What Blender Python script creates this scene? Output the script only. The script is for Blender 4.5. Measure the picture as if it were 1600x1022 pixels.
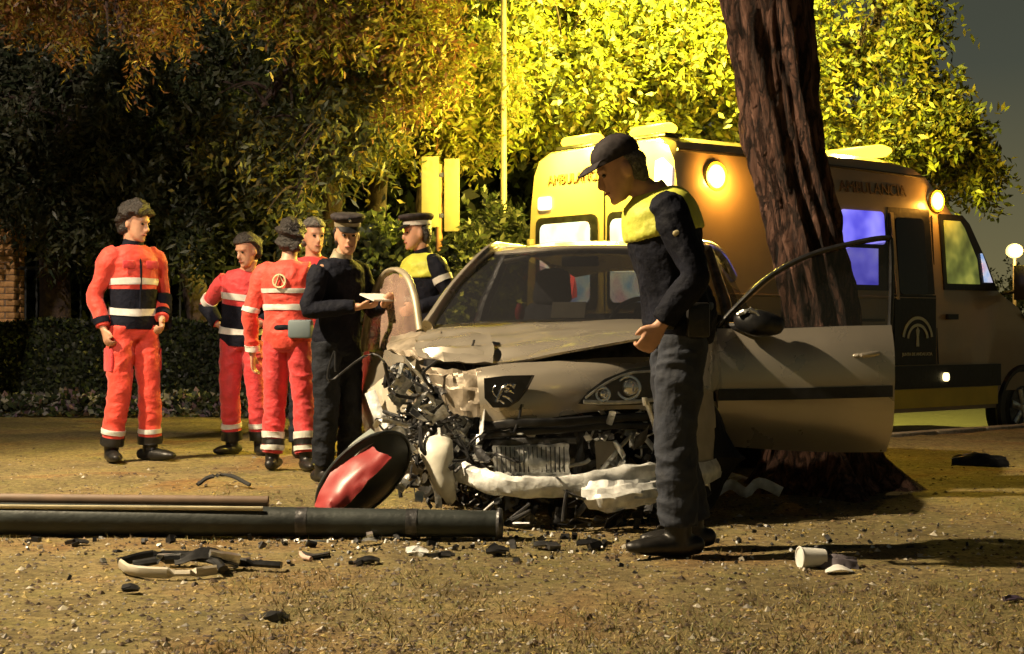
import bpy, math, random
import numpy as np
from mathutils import Vector, Matrix, Euler, noise
R = math.radians
random.seed(7); rng = np.random.default_rng(7)
for o in list(bpy.data.objects): bpy.data.objects.remove(o)
SC = bpy.context.scene
COL = SC.collection

# ------------------------------------------------------------------ camera
CAMH = 0.97; F = 2400.0; CX, CY = 800.0, 505.0
cam = bpy.data.cameras.new('camera'); cam.sensor_width = 36; cam.lens = 36 * F / 1600
cam.shift_y = -(505 - 511) / 1600.0 * -1
cam.clip_start = .1; cam.clip_end = 2000
co = bpy.data.objects.new('camera', cam); COL.objects.link(co)
co.location = (0, 0, CAMH); co.rotation_euler = (R(90), 0, 0); SC.camera = co

# ------------------------------------------------------------------ night sky
w = bpy.data.worlds.new('World'); SC.world = w; w.use_nodes = True
nt = w.node_tree; nt.nodes.clear()
out = nt.nodes.new('ShaderNodeOutputWorld'); bg = nt.nodes.new('ShaderNodeBackground')
sky = nt.nodes.new('ShaderNodeTexSky'); sky.sky_type = 'NISHITA'; sky.sun_disc = False
sky.sun_elevation = R(-4); sky.sun_rotation = R(-110)
tc = nt.nodes.new('ShaderNodeTexCoord'); sx = nt.nodes.new('ShaderNodeSeparateXYZ')
ramp = nt.nodes.new('ShaderNodeValToRGB')
e = ramp.color_ramp.elements
e[0].position = 0.0; e[0].color = (.17, .145, .065, 1)
e[1].position = 0.5; e[1].color = (.008, .009, .011, 1)
e2 = ramp.color_ramp.elements.new(.16); e2.color = (.062, .068, .050, 1)
add = nt.nodes.new('ShaderNodeMix'); add.data_type = 'RGBA'; add.blend_type = 'ADD'; add.inputs[0].default_value = .08
nt.links.new(tc.outputs['Generated'], sx.inputs[0]); nt.links.new(sx.outputs['Z'], ramp.inputs[0])
nt.links.new(ramp.outputs[0], add.inputs[6]); nt.links.new(sky.outputs[0], add.inputs[7])
nt.links.new(add.outputs[2], bg.inputs[0]); bg.inputs[1].default_value = 1.0
nt.links.new(bg.outputs[0], out.inputs[0])
# one weak warm directional light: the sodium lit town beyond the trees, from the left
sl = bpy.data.lights.new('sun', 'SUN'); sl.energy = .12; sl.angle = R(2); sl.color = (1, .72, .38)
so = bpy.data.objects.new('sun', sl); COL.objects.link(so)
so.rotation_euler = Vector((.80, .28, -.75)).to_track_quat('-Z', 'Y').to_euler()
SC.view_settings.view_transform = 'Standard'; SC.view_settings.look = 'None'
SC.view_settings.exposure = 0.0; SC.view_settings.gamma = 1.0
SC.render.engine = 'CYCLES'; SC.cycles.use_denoising = True
SC.cycles.max_bounces = 6; SC.cycles.transparent_max_bounces = 10
SC.cycles.sample_clamp_indirect = 4.0

# ------------------------------------------------------------------ helpers
def W(px, py, Y): return Vector(((px - CX) / F * Y, Y, CAMH + (CY - py) / F * Y))
def G(px, py): Y = CAMH * F / (py - CY); return Vector(((px - CX) / F * Y, Y, 0))

def mat(name, col, rough=.6, metal=0., var=.0, vscale=8., col2=None, bump=0., bscale=30., coat=0., emit=None, estr=0., alpha=None, sheen=0., trans=0., detail=6):
    m = bpy.data.materials.new(name); m.use_nodes = True; t = m.node_tree; b = t.nodes['Principled BSDF']
    b.inputs['Base Color'].default_value = (*col, 1); b.inputs['Roughness'].default_value = rough; b.inputs['Metallic'].default_value = metal
    if coat: b.inputs['Coat Weight'].default_value = coat; b.inputs['Coat Roughness'].default_value = .08
    if sheen: b.inputs['Sheen Weight'].default_value = sheen
    if trans: b.inputs['Transmission Weight'].default_value = trans
    if alpha is not None: b.inputs['Alpha'].default_value = alpha
    if emit: b.inputs['Emission Color'].default_value = (*emit, 1); b.inputs['Emission Strength'].default_value = estr
    g = t.nodes.new('ShaderNodeTexCoord')
    if var or col2:
        n = t.nodes.new('ShaderNodeTexNoise'); n.inputs['Scale'].default_value = vscale; n.inputs['Detail'].default_value = detail
        t.links.new(g.outputs['Object'], n.inputs['Vector'])
        r = t.nodes.new('ShaderNodeValToRGB'); c2 = col2 or tuple(min(1, c * (1 + var)) for c in col); c1 = col if col2 else tuple(c * (1 - var) for c in col)
        r.color_ramp.elements[0].color = (*c1, 1); r.color_ramp.elements[1].color = (*c2, 1)
        r.color_ramp.elements[0].position = .36; r.color_ramp.elements[1].position = .64
        t.links.new(n.outputs['Fac'], r.inputs[0]); t.links.new(r.outputs[0], b.inputs['Base Color'])
        mr = t.nodes.new('ShaderNodeMapRange'); mr.inputs[3].default_value = max(.02, rough - .1); mr.inputs[4].default_value = min(1, rough + .12)
        t.links.new(n.outputs['Fac'], mr.inputs[0]); t.links.new(mr.outputs[0], b.inputs['Roughness'])
    if bump:
        n = t.nodes.new('ShaderNodeTexNoise'); n.inputs['Scale'].default_value = bscale; n.inputs['Detail'].default_value = 5
        t.links.new(g.outputs['Object'], n.inputs['Vector'])
        bb = t.nodes.new('ShaderNodeBump'); bb.inputs['Strength'].default_value = bump; bb.inputs['Distance'].default_value = .02
        t.links.new(n.outputs['Fac'], bb.inputs['Height']); t.links.new(bb.outputs[0], b.inputs['Normal'])
    return m

def leafmat(name, col, col2, trans=.35):
    m = bpy.data.materials.new(name); m.use_nodes = True; t = m.node_tree; t.nodes.clear()
    o = t.nodes.new('ShaderNodeOutputMaterial'); d = t.nodes.new('ShaderNodeBsdfPrincipled'); tr = t.nodes.new('ShaderNodeBsdfTranslucent')
    mx = t.nodes.new('ShaderNodeMixShader'); mx.inputs[0].default_value = trans
    g = t.nodes.new('ShaderNodeTexCoord'); n = t.nodes.new('ShaderNodeTexNoise'); n.inputs['Scale'].default_value = 2.6; n.inputs['Detail'].default_value = 8
    n.inputs['Roughness'].default_value = .8
    r = t.nodes.new('ShaderNodeValToRGB'); r.color_ramp.elements[0].color = (*col, 1); r.color_ramp.elements[1].color = (*col2, 1)
    r.color_ramp.elements[0].position = .38; r.color_ramp.elements[1].position = .62
    d.inputs['Roughness'].default_value = .45
    t.links.new(g.outputs['Object'], n.inputs['Vector']); t.links.new(n.outputs['Fac'], r.inputs[0])
    t.links.new(r.outputs[0], d.inputs['Base Color']); t.links.new(r.outputs[0], tr.inputs['Color'])
    t.links.new(d.outputs[0], mx.inputs[1]); t.links.new(tr.outputs[0], mx.inputs[2]); t.links.new(mx.outputs[0], o.inputs[0])
    return m

def crs(pts, k):
    """Catmull-Rom resampling of a list of equal-length tuples."""
    P = [np.array(p, float) for p in pts]; n = len(P); res = []
    for i in range(n - 1):
        p0 = P[i - 1] if i else 2 * P[0] - P[1]; p1, p2 = P[i], P[i + 1]; p3 = P[i + 2] if i + 2 < n else 2 * P[-1] - P[-2]
        for j in range(k):
            t = j / k
            res.append(.5 * (2 * p1 + (p2 - p0) * t + (2 * p0 - 5 * p1 + 4 * p2 - p3) * t * t + (3 * p1 - 3 * p2 + p3 - p0) * t ** 3))
    res.append(P[-1]); return res

def wrinkle(p, n, amp):
    q = Vector(p)
    w1 = noise.noise(Vector((q.x * 3, q.y * 3, q.z * 3 + 7)))
    a = .9 - 2.6 * abs(noise.noise(Vector((q.x * 7 + w1, q.y * 7, q.z * 9 + 1.5 * w1)))) + .55 * noise.noise(Vector((q.x * 5, q.y * 5, q.z * 4))) - .9 * abs(noise.noise(Vector((q.x * 15 + 5, q.y * 15, q.z * 24 + 3 * w1))))
    return q + n * (a * amp)

class MB:
    def __init__(s): s.v = []; s.f = []; s.mi = []; s.cur = 0
    def _add(s, vs, fs):
        o = len(s.v); s.v += [tuple(v) for v in vs]; s.f += [tuple(i + o for i in f) for f in fs]; s.mi += [s.cur] * len(fs); return s
    def box(s, c, d, rot=None, m=None):
        M = rot.to_matrix() if isinstance(rot, Euler) else (rot or Matrix.Identity(3)); c = Vector(c)
        vs = [c + M @ Vector((x * d[0] / 2, y * d[1] / 2, z * d[2] / 2)) for x in (-1, 1) for y in (-1, 1) for z in (-1, 1)]
        return s._add(vs, [(0, 1, 3, 2), (4, 6, 7, 5), (0, 4, 5, 1), (2, 3, 7, 6), (0, 2, 6, 4), (1, 5, 7, 3)])
    def loft(s, pts, rad, side=(1, 0, 0), n=12, k=0, round_=False):
        rad = [(r, r) if not hasattr(r, '__len__') else tuple(r) for r in rad]
        if k:
            q = crs([(*p, *r) for p, r in zip(pts, rad)], k); pts = [x[:3] for x in q]; rad = [(max(1e-4, x[3]), max(1e-4, x[4])) for x in q]
        pts = [Vector(p) for p in pts]; vs = []; fs = []; N = len(pts); sd = Vector(side).normalized()
        if round_:
            t0 = (pts[0] - pts[1]).normalized(); t1 = (pts[-1] - pts[-2]).normalized()
            a, b = rad[0], rad[-1]
            pts = [pts[0] + t0 * min(a) * .85, pts[0] + t0 * min(a) * .5] + pts + [pts[-1] + t1 * min(b) * .5, pts[-1] + t1 * min(b) * .85]
            rad = [(a[0] * .45, a[1] * .45), (a[0] * .85, a[1] * .85)] + rad + [(b[0] * .85, b[1] * .85), (b[0] * .45, b[1] * .45)]; N += 4
        for i, p in enumerate(pts):
            t = (pts[min(i + 1, N - 1)] - pts[max(i - 1, 0)]).normalized()
            x = sd - t * sd.dot(t)
            if x.length < .15: x = Vector((0, 0, 1)) - t * t.z if abs(t.z) < .9 else Vector((0, 1, 0)) - t * t.y
            x.normalize(); y = t.cross(x)
            for j in range(n):
                a = 2 * math.pi * j / n; vs.append(p + x * rad[i][0] * math.cos(a) + y * rad[i][1] * math.sin(a))
        for i in range(N - 1):
            for j in range(n):
                k2 = (j + 1) % n; fs.append((i * n + j, i * n + k2, (i + 1) * n + k2, (i + 1) * n + j))
        fs.append(tuple(range(n))[::-1]); fs.append(tuple((N - 1) * n + j for j in range(n)))
        return s._add(vs, fs)
    def sphere(s, c, r, n=10, m=7, rot=None):
        r = (r, r, r) if not hasattr(r, '__len__') else r; c = Vector(c); vs = []; fs = []; M = rot or Matrix.Identity(3)
        for i in range(m + 1):
            th = math.pi * i / m
            for j in range(n):
                a = 2 * math.pi * j / n; vs.append(c + M @ Vector((r[0] * math.sin(th) * math.cos(a), r[1] * math.sin(th) * math.sin(a), r[2] * math.cos(th))))
        for i in range(m):
            for j in range(n):
                k = (j + 1) % n; fs.append((i * n + j, (i + 1) * n + j, (i + 1) * n + k, i * n + k))
        return s._add(vs, fs)
    def grid(s, rows, ku=4, kv=4, thick=0., crumple=None):
        """rows of control points -> smooth sheet; crumple(u,v,p)->p; thick adds a back side."""
        A = [crs(r, ku) for r in rows]; nc = len(A[0])
        cols = [crs([r[j] for r in A], kv) for j in range(nc)]; nr = len(cols[0])
        P = [[Vector(cols[j][i]) for j in range(nc)] for i in range(nr)]
        if crumple: P = [[crumple(j / (nc - 1), i / (nr - 1), P[i][j]) for j in range(nc)] for i in range(nr)]
        vs = [P[i][j] for i in range(nr) for j in range(nc)]
        fs = [(i * nc + j, i * nc + j + 1, (i + 1) * nc + j + 1, (i + 1) * nc + j) for i in range(nr - 1) for j in range(nc - 1)]
        if thick:
            nn = []
            for i in range(nr):
                for j in range(nc):
                    a = P[i][min(j + 1, nc - 1)] - P[i][max(j - 1, 0)]; b = P[min(i + 1, nr - 1)][j] - P[max(i - 1, 0)][j]
                    x = a.cross(b); x = x.normalized() if x.length > 1e-9 else Vector((0, 0, 1)); nn.append(x)
            o = len(vs); vs = vs + [p - q * thick for p, q in zip(vs, nn)]
            fs = fs + [tuple(i + o for i in f[::-1]) for f in fs]
            edge = [j for j in range(nc)] + [i * nc + nc - 1 for i in range(1, nr)] + [(nr - 1) * nc + j for j in range(nc - 2, -1, -1)] + [i * nc for i in range(nr - 2, 0, -1)]
            for a, b in zip(edge, edge[1:] + edge[:1]): fs.append((b, a, a + o, b + o))
        return s._add(vs, fs)
    def prism(s, poly, nrm, thick):
        """flat polygon (3D points) extruded by thick along -nrm"""
        nrm = Vector(nrm).normalized(); P = [Vector(p) for p in poly]; n = len(P)
        vs = P + [p - nrm * thick for p in P]
        fs = [tuple(range(n)), tuple(range(2 * n - 1, n - 1, -1))] + [(i, i + n, (i + 1) % n + n, (i + 1) % n) for i in range(n)]
        return s._add(vs, fs)
    def disc(s, c, nrm, r, thick, n=24, r2=None):
        c = Vector(c); nrm = Vector(nrm).normalized()
        return s.loft([c, c - nrm * thick], [r, r2 or r], n=n)
    def ring(s, c, nrm, r, tube, n=28, m=8):
        c = Vector(c); nrm = Vector(nrm).normalized(); x = nrm.orthogonal().normalized(); y = nrm.cross(x); vs = []; fs = []
        for i in range(n):
            a = 2 * math.pi * i / n; d = x * math.cos(a) + y * math.sin(a)
            for j in range(m):
                b = 2 * math.pi * j / m; vs.append(c + d * (r + tube * math.cos(b)) + nrm * tube * math.sin(b))
        for i in range(n):
            for j in range(m): fs.append((i * m + j, ((i + 1) % n) * m + j, ((i + 1) % n) * m + (j + 1) % m, i * m + (j + 1) % m))
        return s._add(vs, fs)
    def build(s, name, m, parent=None, smooth=True, ang=40, remesh=0, wr=0, tf=None, kind=None, label=None, relax=0, bevel=0):
        me = bpy.data.meshes.new(name); vs = s.v
        if tf is not None: vs = [tuple(tf @ Vector(v)) for v in vs]
        me.from_pydata(vs, [], s.f)
        ms = m if isinstance(m, (list, tuple)) else [m]
        for x in ms: me.materials.append(x)
        if len(ms) > 1: me.polygons.foreach_set('material_index', s.mi)
        me.update()
        o = bpy.data.objects.new(name, me); COL.objects.link(o)
        if remesh or bevel:
            if bevel:
                md = o.modifiers.new('b', 'BEVEL'); md.width = bevel; md.segments = 2; md.limit_method = 'ANGLE'
            if remesh:
                md = o.modifiers.new('r', 'REMESH'); md.mode = 'VOXEL'; md.voxel_size = remesh
                if relax: md = o.modifiers.new('s', 'SMOOTH'); md.iterations = relax; md.factor = .5
            ev = o.evaluated_get(bpy.context.evaluated_depsgraph_get()); m2 = bpy.data.meshes.new_from_object(ev)
            o.modifiers.clear(); o.data = m2; bpy.data.meshes.remove(me); me = m2; me.name = name
            if remesh:
                me.materials.clear()
                for x in ms: me.materials.append(x)
        if wr:
            nn = [v.normal.copy() for v in me.vertices]
            for v, q in zip(me.vertices, nn): v.co = wrinkle(v.co, q, wr)
        if smooth:
            me.polygons.foreach_set('use_smooth', [True] * len(me.polygons))
            if not remesh: me.set_sharp_from_angle(angle=R(ang))
        if parent: o.parent = parent
        if kind: o['kind'] = kind
        if label: o['label'] = label
        return o

def empty(name, loc=(0, 0, 0), rz=0, label=None, cat=None, group=None, scale=1):
    o = bpy.data.objects.new(name, None); COL.objects.link(o); o.location = loc; o.rotation_euler = (0, 0, rz); o.scale = (scale,) * 3; o.empty_display_size = .2
    if label: o['label'] = label; o['category'] = cat
    if group: o['group'] = group
    return o
def tag(o, label, cat, group=None):
    o['label'] = label; o['category'] = cat
    if group: o['group'] = group
    return o
def struct(o): o['kind'] = 'structure'; return o
def lamp(name, typ, loc, energy, col, parent=None, size=.1, rot=None, spot=None):
    l = bpy.data.lights.new(name, typ); l.energy = energy; l.color = col
    if typ in ('POINT', 'SPOT'): l.shadow_soft_size = size
    if typ == 'AREA': l.size = size
    if spot: l.spot_size = R(spot); l.spot_blend = .8
    o = bpy.data.objects.new(name, l); COL.objects.link(o); o.location = loc
    if rot is not None: o.rotation_euler = rot
    if parent: o.parent = parent
    return o
def smooth(a, b, x): t = max(0, min(1, (x - a) / (b - a))); return t * t * (3 - 2 * t)

# ------------------------------------------------------------------ materials
M = {}
M['paint'] = mat('champagne_paint', (.50, .445, .36), .28, .55, .06, 3, coat=.8, bump=.03, bscale=60)
M['dirty_paint'] = mat('scuffed_paint', (.30, .25, .19), .5, .4, .25, 14, bump=.25, bscale=25)
M['black'] = mat('black_plastic', (.012, .012, .013), .35, 0, .4, 20, bump=.1)
M['rubber'] = mat('rubber', (.012, .012, .012), .75, 0, .3, 30, bump=.2, bscale=80)
M['alu'] = mat('bent_aluminium', (.62, .62, .6), .32, .85, .3, 20, bump=.3, bscale=30)
M['steel'] = mat('dark_steel', (.09, .09, .095), .4, .7, .4, 20, bump=.3, bscale=30)
M['whiteplastic'] = mat('white_plastic', (.78, .76, .66), .45, 0, .1, 12, bump=.15, bscale=20)
M['foamwhite'] = mat('white_crash_beam', (.72, .73, .72), .4, .1, .25, 16, bump=.4, bscale=22)
M['chrome'] = mat('chrome', (.8, .8, .8), .12, 1)
M['glass'] = mat('glass', (.02, .02, .022), .03, 0, alpha=.58)
M['lens'] = mat('headlight_glass', (.2, .2, .2), .03, 0, alpha=.10)
M['darkglass'] = mat('tinted_glass', (.01, .01, .014), .05, 0)
M['seat'] = mat('seat_cloth', (.03, .03, .035), .9, 0, .3, 40)
M['bark'] = mat('bark', (.10, .045, .03), .9, 0, col2=(.30, .15, .10), vscale=9, bump=1.0, bscale=26)
def barkmat(name, c0, c1, c2):
    m = bpy.data.materials.new(name); m.use_nodes = True; t = m.node_tree; b = t.nodes['Principled BSDF']; b.inputs['Roughness'].default_value = .9
    g = t.nodes.new('ShaderNodeTexCoord'); mp = t.nodes.new('ShaderNodeMapping'); mp.inputs['Scale'].default_value = (1, 1, .26)
    n = t.nodes.new('ShaderNodeTexNoise'); n.inputs['Scale'].default_value = 17; n.inputs['Detail'].default_value = 9; n.inputs['Roughness'].default_value = .7; n.inputs['Distortion'].default_value = .8
    t.links.new(g.outputs['Object'], mp.inputs[0]); t.links.new(mp.outputs[0], n.inputs[0])
    r = t.nodes.new('ShaderNodeValToRGB'); e = r.color_ramp.elements; e[0].position = .36; e[0].color = (*c0, 1); e[1].position = .68; e[1].color = (*c2, 1); q = e.new(.5); q.color = (*c1, 1)
    t.links.new(n.outputs['Fac'], r.inputs[0]); t.links.new(r.outputs[0], b.inputs['Base Color'])
    vo = t.nodes.new('ShaderNodeTexVoronoi'); vo.feature = 'DISTANCE_TO_EDGE'; vo.inputs['Scale'].default_value = 15
    ad = t.nodes.new('ShaderNodeMix'); ad.data_type = 'RGBA'; ad.inputs[0].default_value = .12; t.links.new(mp.outputs[0], ad.inputs[6]); t.links.new(n.outputs['Color'], ad.inputs[7]); t.links.new(ad.outputs[2], vo.inputs['Vector'])
    vr = t.nodes.new('ShaderNodeValToRGB'); vr.color_ramp.elements[0].position = .0; vr.color_ramp.elements[0].color = (.12, .1, .09, 1); vr.color_ramp.elements[1].position = .14; vr.color_ramp.elements[1].color = (1, 1, 1, 1)
    mu = t.nodes.new('ShaderNodeMix'); mu.data_type = 'RGBA'; mu.blend_type = 'MULTIPLY'; mu.inputs[0].default_value = .9
    t.links.new(vo.outputs['Distance'], vr.inputs[0]); t.links.new(r.outputs[0], mu.inputs[6]); t.links.new(vr.outputs[0], mu.inputs[7]); t.links.new(mu.outputs[2], b.inputs['Base Color'])
    bu = t.nodes.new('ShaderNodeBump'); bu.inputs['Strength'].default_value = 1.0; bu.inputs['Distance'].default_value = .05; t.links.new(n.outputs['Fac'], bu.inputs['Height'])
    bv = t.nodes.new('ShaderNodeBump'); bv.inputs['Strength'].default_value = .9; bv.inputs['Distance'].default_value = .03; t.links.new(vr.outputs[0], bv.inputs['Height']); t.links.new(bu.outputs[0], bv.inputs['Normal']); t.links.new(bv.outputs[0], b.inputs['Normal'])
    return m
M['bark'] = barkmat('furrowed_bark', (.03, .015, .012), (.13, .062, .042), (.30, .16, .12))
M['barkdark'] = mat('dark_bark', (.035, .022, .018), .9, 0, col2=(.08, .052, .042), vscale=9, bump=.7, bscale=30)
M['orange'] = mat('orange_red_cloth', (.66, .052, .030), .65, 0, .14, 10, bump=.35, bscale=35, sheen=.2)
M['orange2'] = mat('deep_orange_cloth', (.58, .036, .042), .65, 0, .14, 10, bump=.35, bscale=35, sheen=.2)
M['navy'] = mat('navy_cloth', (.008, .009, .016), .75, 0, .3, 12, bump=.4, bscale=35)
M['charcoal'] = mat('charcoal_cloth', (.016, .018, .024), .75, 0, .3, 12, bump=.4, bscale=35)
M['hivis'] = mat('yellow_cloth', (.58, .60, .07), .6, 0, .1, 14, bump=.3, bscale=35)
M['reflect'] = mat('reflective_tape', (.70, .70, .66), .35, .15, .12, 20)
M['bootblack'] = mat('boot_leather', (.012, .011, .010), .4, 0, .3, 20, bump=.2)
M['skin'] = mat('skin', (.50, .27, .17), .5, 0, .1, 22, bump=.08, bscale=60)
M['hairdark'] = mat('dark_hair', (.018, .013, .010), .5, 0, .5, 60, bump=.8, bscale=90)
M['hairgrey'] = mat('grey_hair', (.10, .09, .08), .6, 0, .5, 60, bump=.8, bscale=90)
M['capcloth'] = mat('cap_cloth', (.040, .034, .036), .7, 0, .3, 30, bump=.2)
M['white'] = mat('white_paint', (.75, .75, .72), .5, 0, .08, 10)
for k_ in ('navy', 'charcoal', 'capcloth', 'seat'): M[k_].node_tree.nodes['Principled BSDF'].inputs['Specular IOR Level'].default_value = .12
M['eye'] = mat('eye_dark', (.02, .015, .012), .15)
M['lip'] = mat('lip', (.36, .13, .10), .5)
M['beige'] = mat('beige_panel', (.40, .36, .28), .6, 0, .12, 9, bump=.1)

# ------------------------------------------------------------------ terrain
AO = Vector((1.395, 12.4)); AD = Vector((math.cos(R(38)), math.sin(R(38)))); AN = Vector((-AD.y, AD.x))
def gz(x, y):
    s = (Vector((x, y)) - AO).dot(AN)
    drop = .23 * smooth(-.66, -.56, s) * smooth(.0, 1.2, x) * (1 - smooth(7.0, 7.4, s))
    return -drop
def gnoise(x, y):
    return .018 * noise.noise(Vector((x * 1.3, y * 1.3, 0))) + .010 * noise.noise(Vector((x * 5, y * 5, 3))) + .006 * noise.noise(Vector((x * 14, y * 14, 3)))
ys = [-30, -10, 0, 2] + list(np.linspace(3, 9, 150)) + list(np.linspace(9.06, 17, 110)) + list(np.geomspace(17.5, 400, 24))
vs = []; fs = []; NX = 190
for y in ys:
    hw = max(6, y * .48) if y < 30 else y * 1.5
    for i in range(NX):
        t = i / (NX - 1) * 2 - 1; x = t * hw if abs(t) < .96 else t * hw * (1 + (abs(t) - .96) * 200)
        vs.append((x, y, gz(x, y) + (gnoise(x, y) if 2 < y < 20 else 0)))
for i in range(len(ys) - 1):
    for j in range(NX - 1): fs.append((i * NX + j, i * NX + j + 1, (i + 1) * NX + j + 1, (i + 1) * NX + j))
gm = bpy.data.materials.new('dry_earth'); gm.use_nodes = True; t = gm.node_tree; b = t.nodes['Principled BSDF']; b.inputs['Roughness'].default_value = .9
b.inputs['Specular IOR Level'].default_value = .2
tc = t.nodes.new('ShaderNodeTexCoord')
def nz(scale, det=8, rough=.65, dist=0):
    n = t.nodes.new('ShaderNodeTexNoise'); n.inputs['Scale'].default_value = scale; n.inputs['Detail'].default_value = det; n.inputs['Roughness'].default_value = rough; n.inputs['Distortion'].default_value = dist
    t.links.new(tc.outputs['Object'], n.inputs['Vector']); return n
def rp(src, stops):
    r = t.nodes.new('ShaderNodeValToRGB'); el = r.color_ramp.elements
    for i, (p, c) in enumerate(stops):
        q = el[i] if i < 2 else el.new(p)
        q.position = p; q.color = (*c, 1)
    t.links.new(src, r.inputs[0]); return r
n1 = nz(.9, 6, .6, .6); n2 = nz(26, 10, .8); n3 = nz(90, 6, .7); n4 = nz(3.5, 8, .7, .3)
r1 = rp(n4.outputs['Fac'], [(.32, (.19, .155, .085)), (.5, (.34, .29, .155)), (.66, (.27, .255, .11))])
r2 = rp(n2.outputs['Fac'], [(.36, (.35, .33, .32)), (.62, (1.25, 1.15, 1.0))])
mx = t.nodes.new('ShaderNodeMix'); mx.data_type = 'RGBA'; mx.blend_type = 'MULTIPLY'; mx.inputs[0].default_value = .9
t.links.new(r1.outputs[0], mx.inputs[6]); t.links.new(r2.outputs[0], mx.inputs[7])
r3 = rp(n1.outputs['Fac'], [(.44, (.80, .80, .74)), (.52, (1.08, 1.05, 1.0)), (.68, (1.0, .62, .48))])
mx2 = t.nodes.new('ShaderNodeMix'); mx2.data_type = 'RGBA'; mx2.blend_type = 'MULTIPLY'; mx2.inputs[0].default_value = .8
t.links.new(mx.outputs[2], mx2.inputs[6]); t.links.new(r3.outputs[0], mx2.inputs[7]); t.links.new(mx2.outputs[2], b.inputs['Base Color'])
bu = t.nodes.new('ShaderNodeBump'); bu.inputs['Strength'].default_value = .9; bu.inputs['Distance'].default_value = .03; t.links.new(n2.outputs['Fac'], bu.inputs['Height'])
bu2 = t.nodes.new('ShaderNodeBump'); bu2.inputs['Strength'].default_value = .6; bu2.inputs['Distance'].default_value = .01; t.links.new(n3.outputs['Fac'], bu2.inputs['Height'])
t.links.new(bu.outputs[0], bu2.inputs['Normal']); t.links.new(bu2.outputs[0], b.inputs['Normal'])
g = MB(); g._add(vs, fs); struct(g.build('ground', gm))

M['asphalt'] = mat('asphalt', (.045, .043, .04), .8, 0, .35, 30, bump=.4, bscale=120)
def along(a, s, z=0): p = AO + AD * a + AN * s; return Vector((p.x, p.y, z))
rd = MB(); rows = []
rd._add([along(-.35, -.50, -.215), along(24, -.50, -.215), along(24, 6.9, -.215), along(-1.3, 6.9, -.215)], [(0, 1, 2, 3)])
struct(rd.build('road', M['asphalt'], smooth=False))
# kerb: one stone after another along the road edge
M['kerb'] = mat('granite', (.30, .27, .22), .8, 0, .25, 25, bump=.4, bscale=60)
M['kerbyellow'] = mat('yellow_kerb_paint', (.75, .62, .06), .6, 0, .2, 12, bump=.3, bscale=40)
kerb = empty('kerb', along(.3, -.56, 0)); kerb['kind'] = 'structure'
for i in range(16):
    k = MB(); L = .72
    k.box((0, 0, -.1), (L - .015, .14, .25 + .005 * (i % 3)))
    o = k.build('kerb_stone', M['kerbyellow'] if i < 1 else M['kerb'], kerb, bevel=.012)
    p = AD * (L * (i + .5)); o.location = (p.x, p.y, .004 * (i % 2)); o.rotation_euler = (0, 0, R(38))

# ------------------------------------------------------------------ ground litter (uncountable)
def litter(name, n, y0, y1, size, mats, flat=.35, xr=None, label=None):
    Y = 1 / rng.uniform(1 / y1, 1 / y0, n); X = rng.uniform(-.36, .36, n) * Y if xr is None else rng.uniform(xr[0], xr[1], n)
    V = []; Fc = []; MI = []
    for x, y in zip(X, Y):
        s = size * rng.uniform(.4, 1.3) ; a = rng.uniform(0, 6.28); zz = gz(x, y) + gnoise(x, y) + .001
        o = len(V); k = 5
        tilt = rng.uniform(-.4, .4)
        for j in range(k):
            an = a + 6.283 * j / k; rr = s * rng.uniform(.6, 1.1) * (1 if j % 2 else .75)
            V.append((x + rr * math.cos(an), y + rr * math.sin(an), zz + s * tilt * math.cos(an) * .5))
        V.append((x, y, zz + s * flat * rng.uniform(.6, 2.0)))
        mi = int(rng.integers(0, len(mats)))
        for j in range(k): Fc.append((o + j, o + (j + 1) % k, o + k)); MI.append(mi)
    g = MB(); g.v = V; g.f = Fc; g.mi = MI
    return g.build(name, mats, smooth=False, kind='stuff')
L1 = mat('stone_grey', (.22, .20, .17), .8); L2 = mat('stone_pale', (.42, .38, .30), .7); L3 = mat('soil_clod', (.10, .065, .035), .9)
L4 = mat('dead_leaf', (.20, .13, .06), .7); L5 = mat('dead_leaf_yellow', (.34, .25, .07), .7); L6 = mat('dead_leaf_dark', (.06, .04, .025), .8)
litter('gravel', 10000, 4.2, 12, .008, [L1, L2, L3, L3, L5])
litter('pebbles', 500, 4.2, 11, .020, [L1, L2, L6, L3])
litter('fallen_leaves', 5000, 4.2, 12, .015, [L4, L5, L6, L3, L6], flat=.3)
# dry grass tufts
def grass(n):
    V = []; Fc = []; MI = []
    cy = 1 / rng.uniform(1 / 9, 1 / 4.2, n // 9); cx = rng.uniform(-.36, .36, n // 9) * cy
    for x0, y0 in zip(cx, cy):
        if noise.noise(Vector((x0 * .9, y0 * .9, 9))) < .02: continue
        for _ in range(9):
            x = x0 + rng.normal(0, .03); y = y0 + rng.normal(0, .03); h = rng.uniform(.010, .035); a = rng.uniform(0, 6.28); wv = .0025
            z = gz(x, y) + gnoise(x, y) - .004; dx, dy = math.cos(a) * wv, math.sin(a) * wv; lx, ly = rng.normal(0, .02), rng.normal(0, .02)
            o = len(V); V += [(x - dx, y - dy, z), (x + dx, y + dy, z), (x + lx, y + ly, z + h)]; Fc.append((o, o + 1, o + 2)); MI.append(int(rng.integers(0, 3)))
    g = MB(); g.v = V; g.f = Fc; g.mi = MI
    return g.build('dry_grass', [mat('straw', (.34, .27, .10), .7), mat('olive_grass', (.16, .17, .05), .7), mat('brown_grass', (.17, .11, .05), .8)], smooth=False, kind='stuff')
grass(24000)

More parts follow.
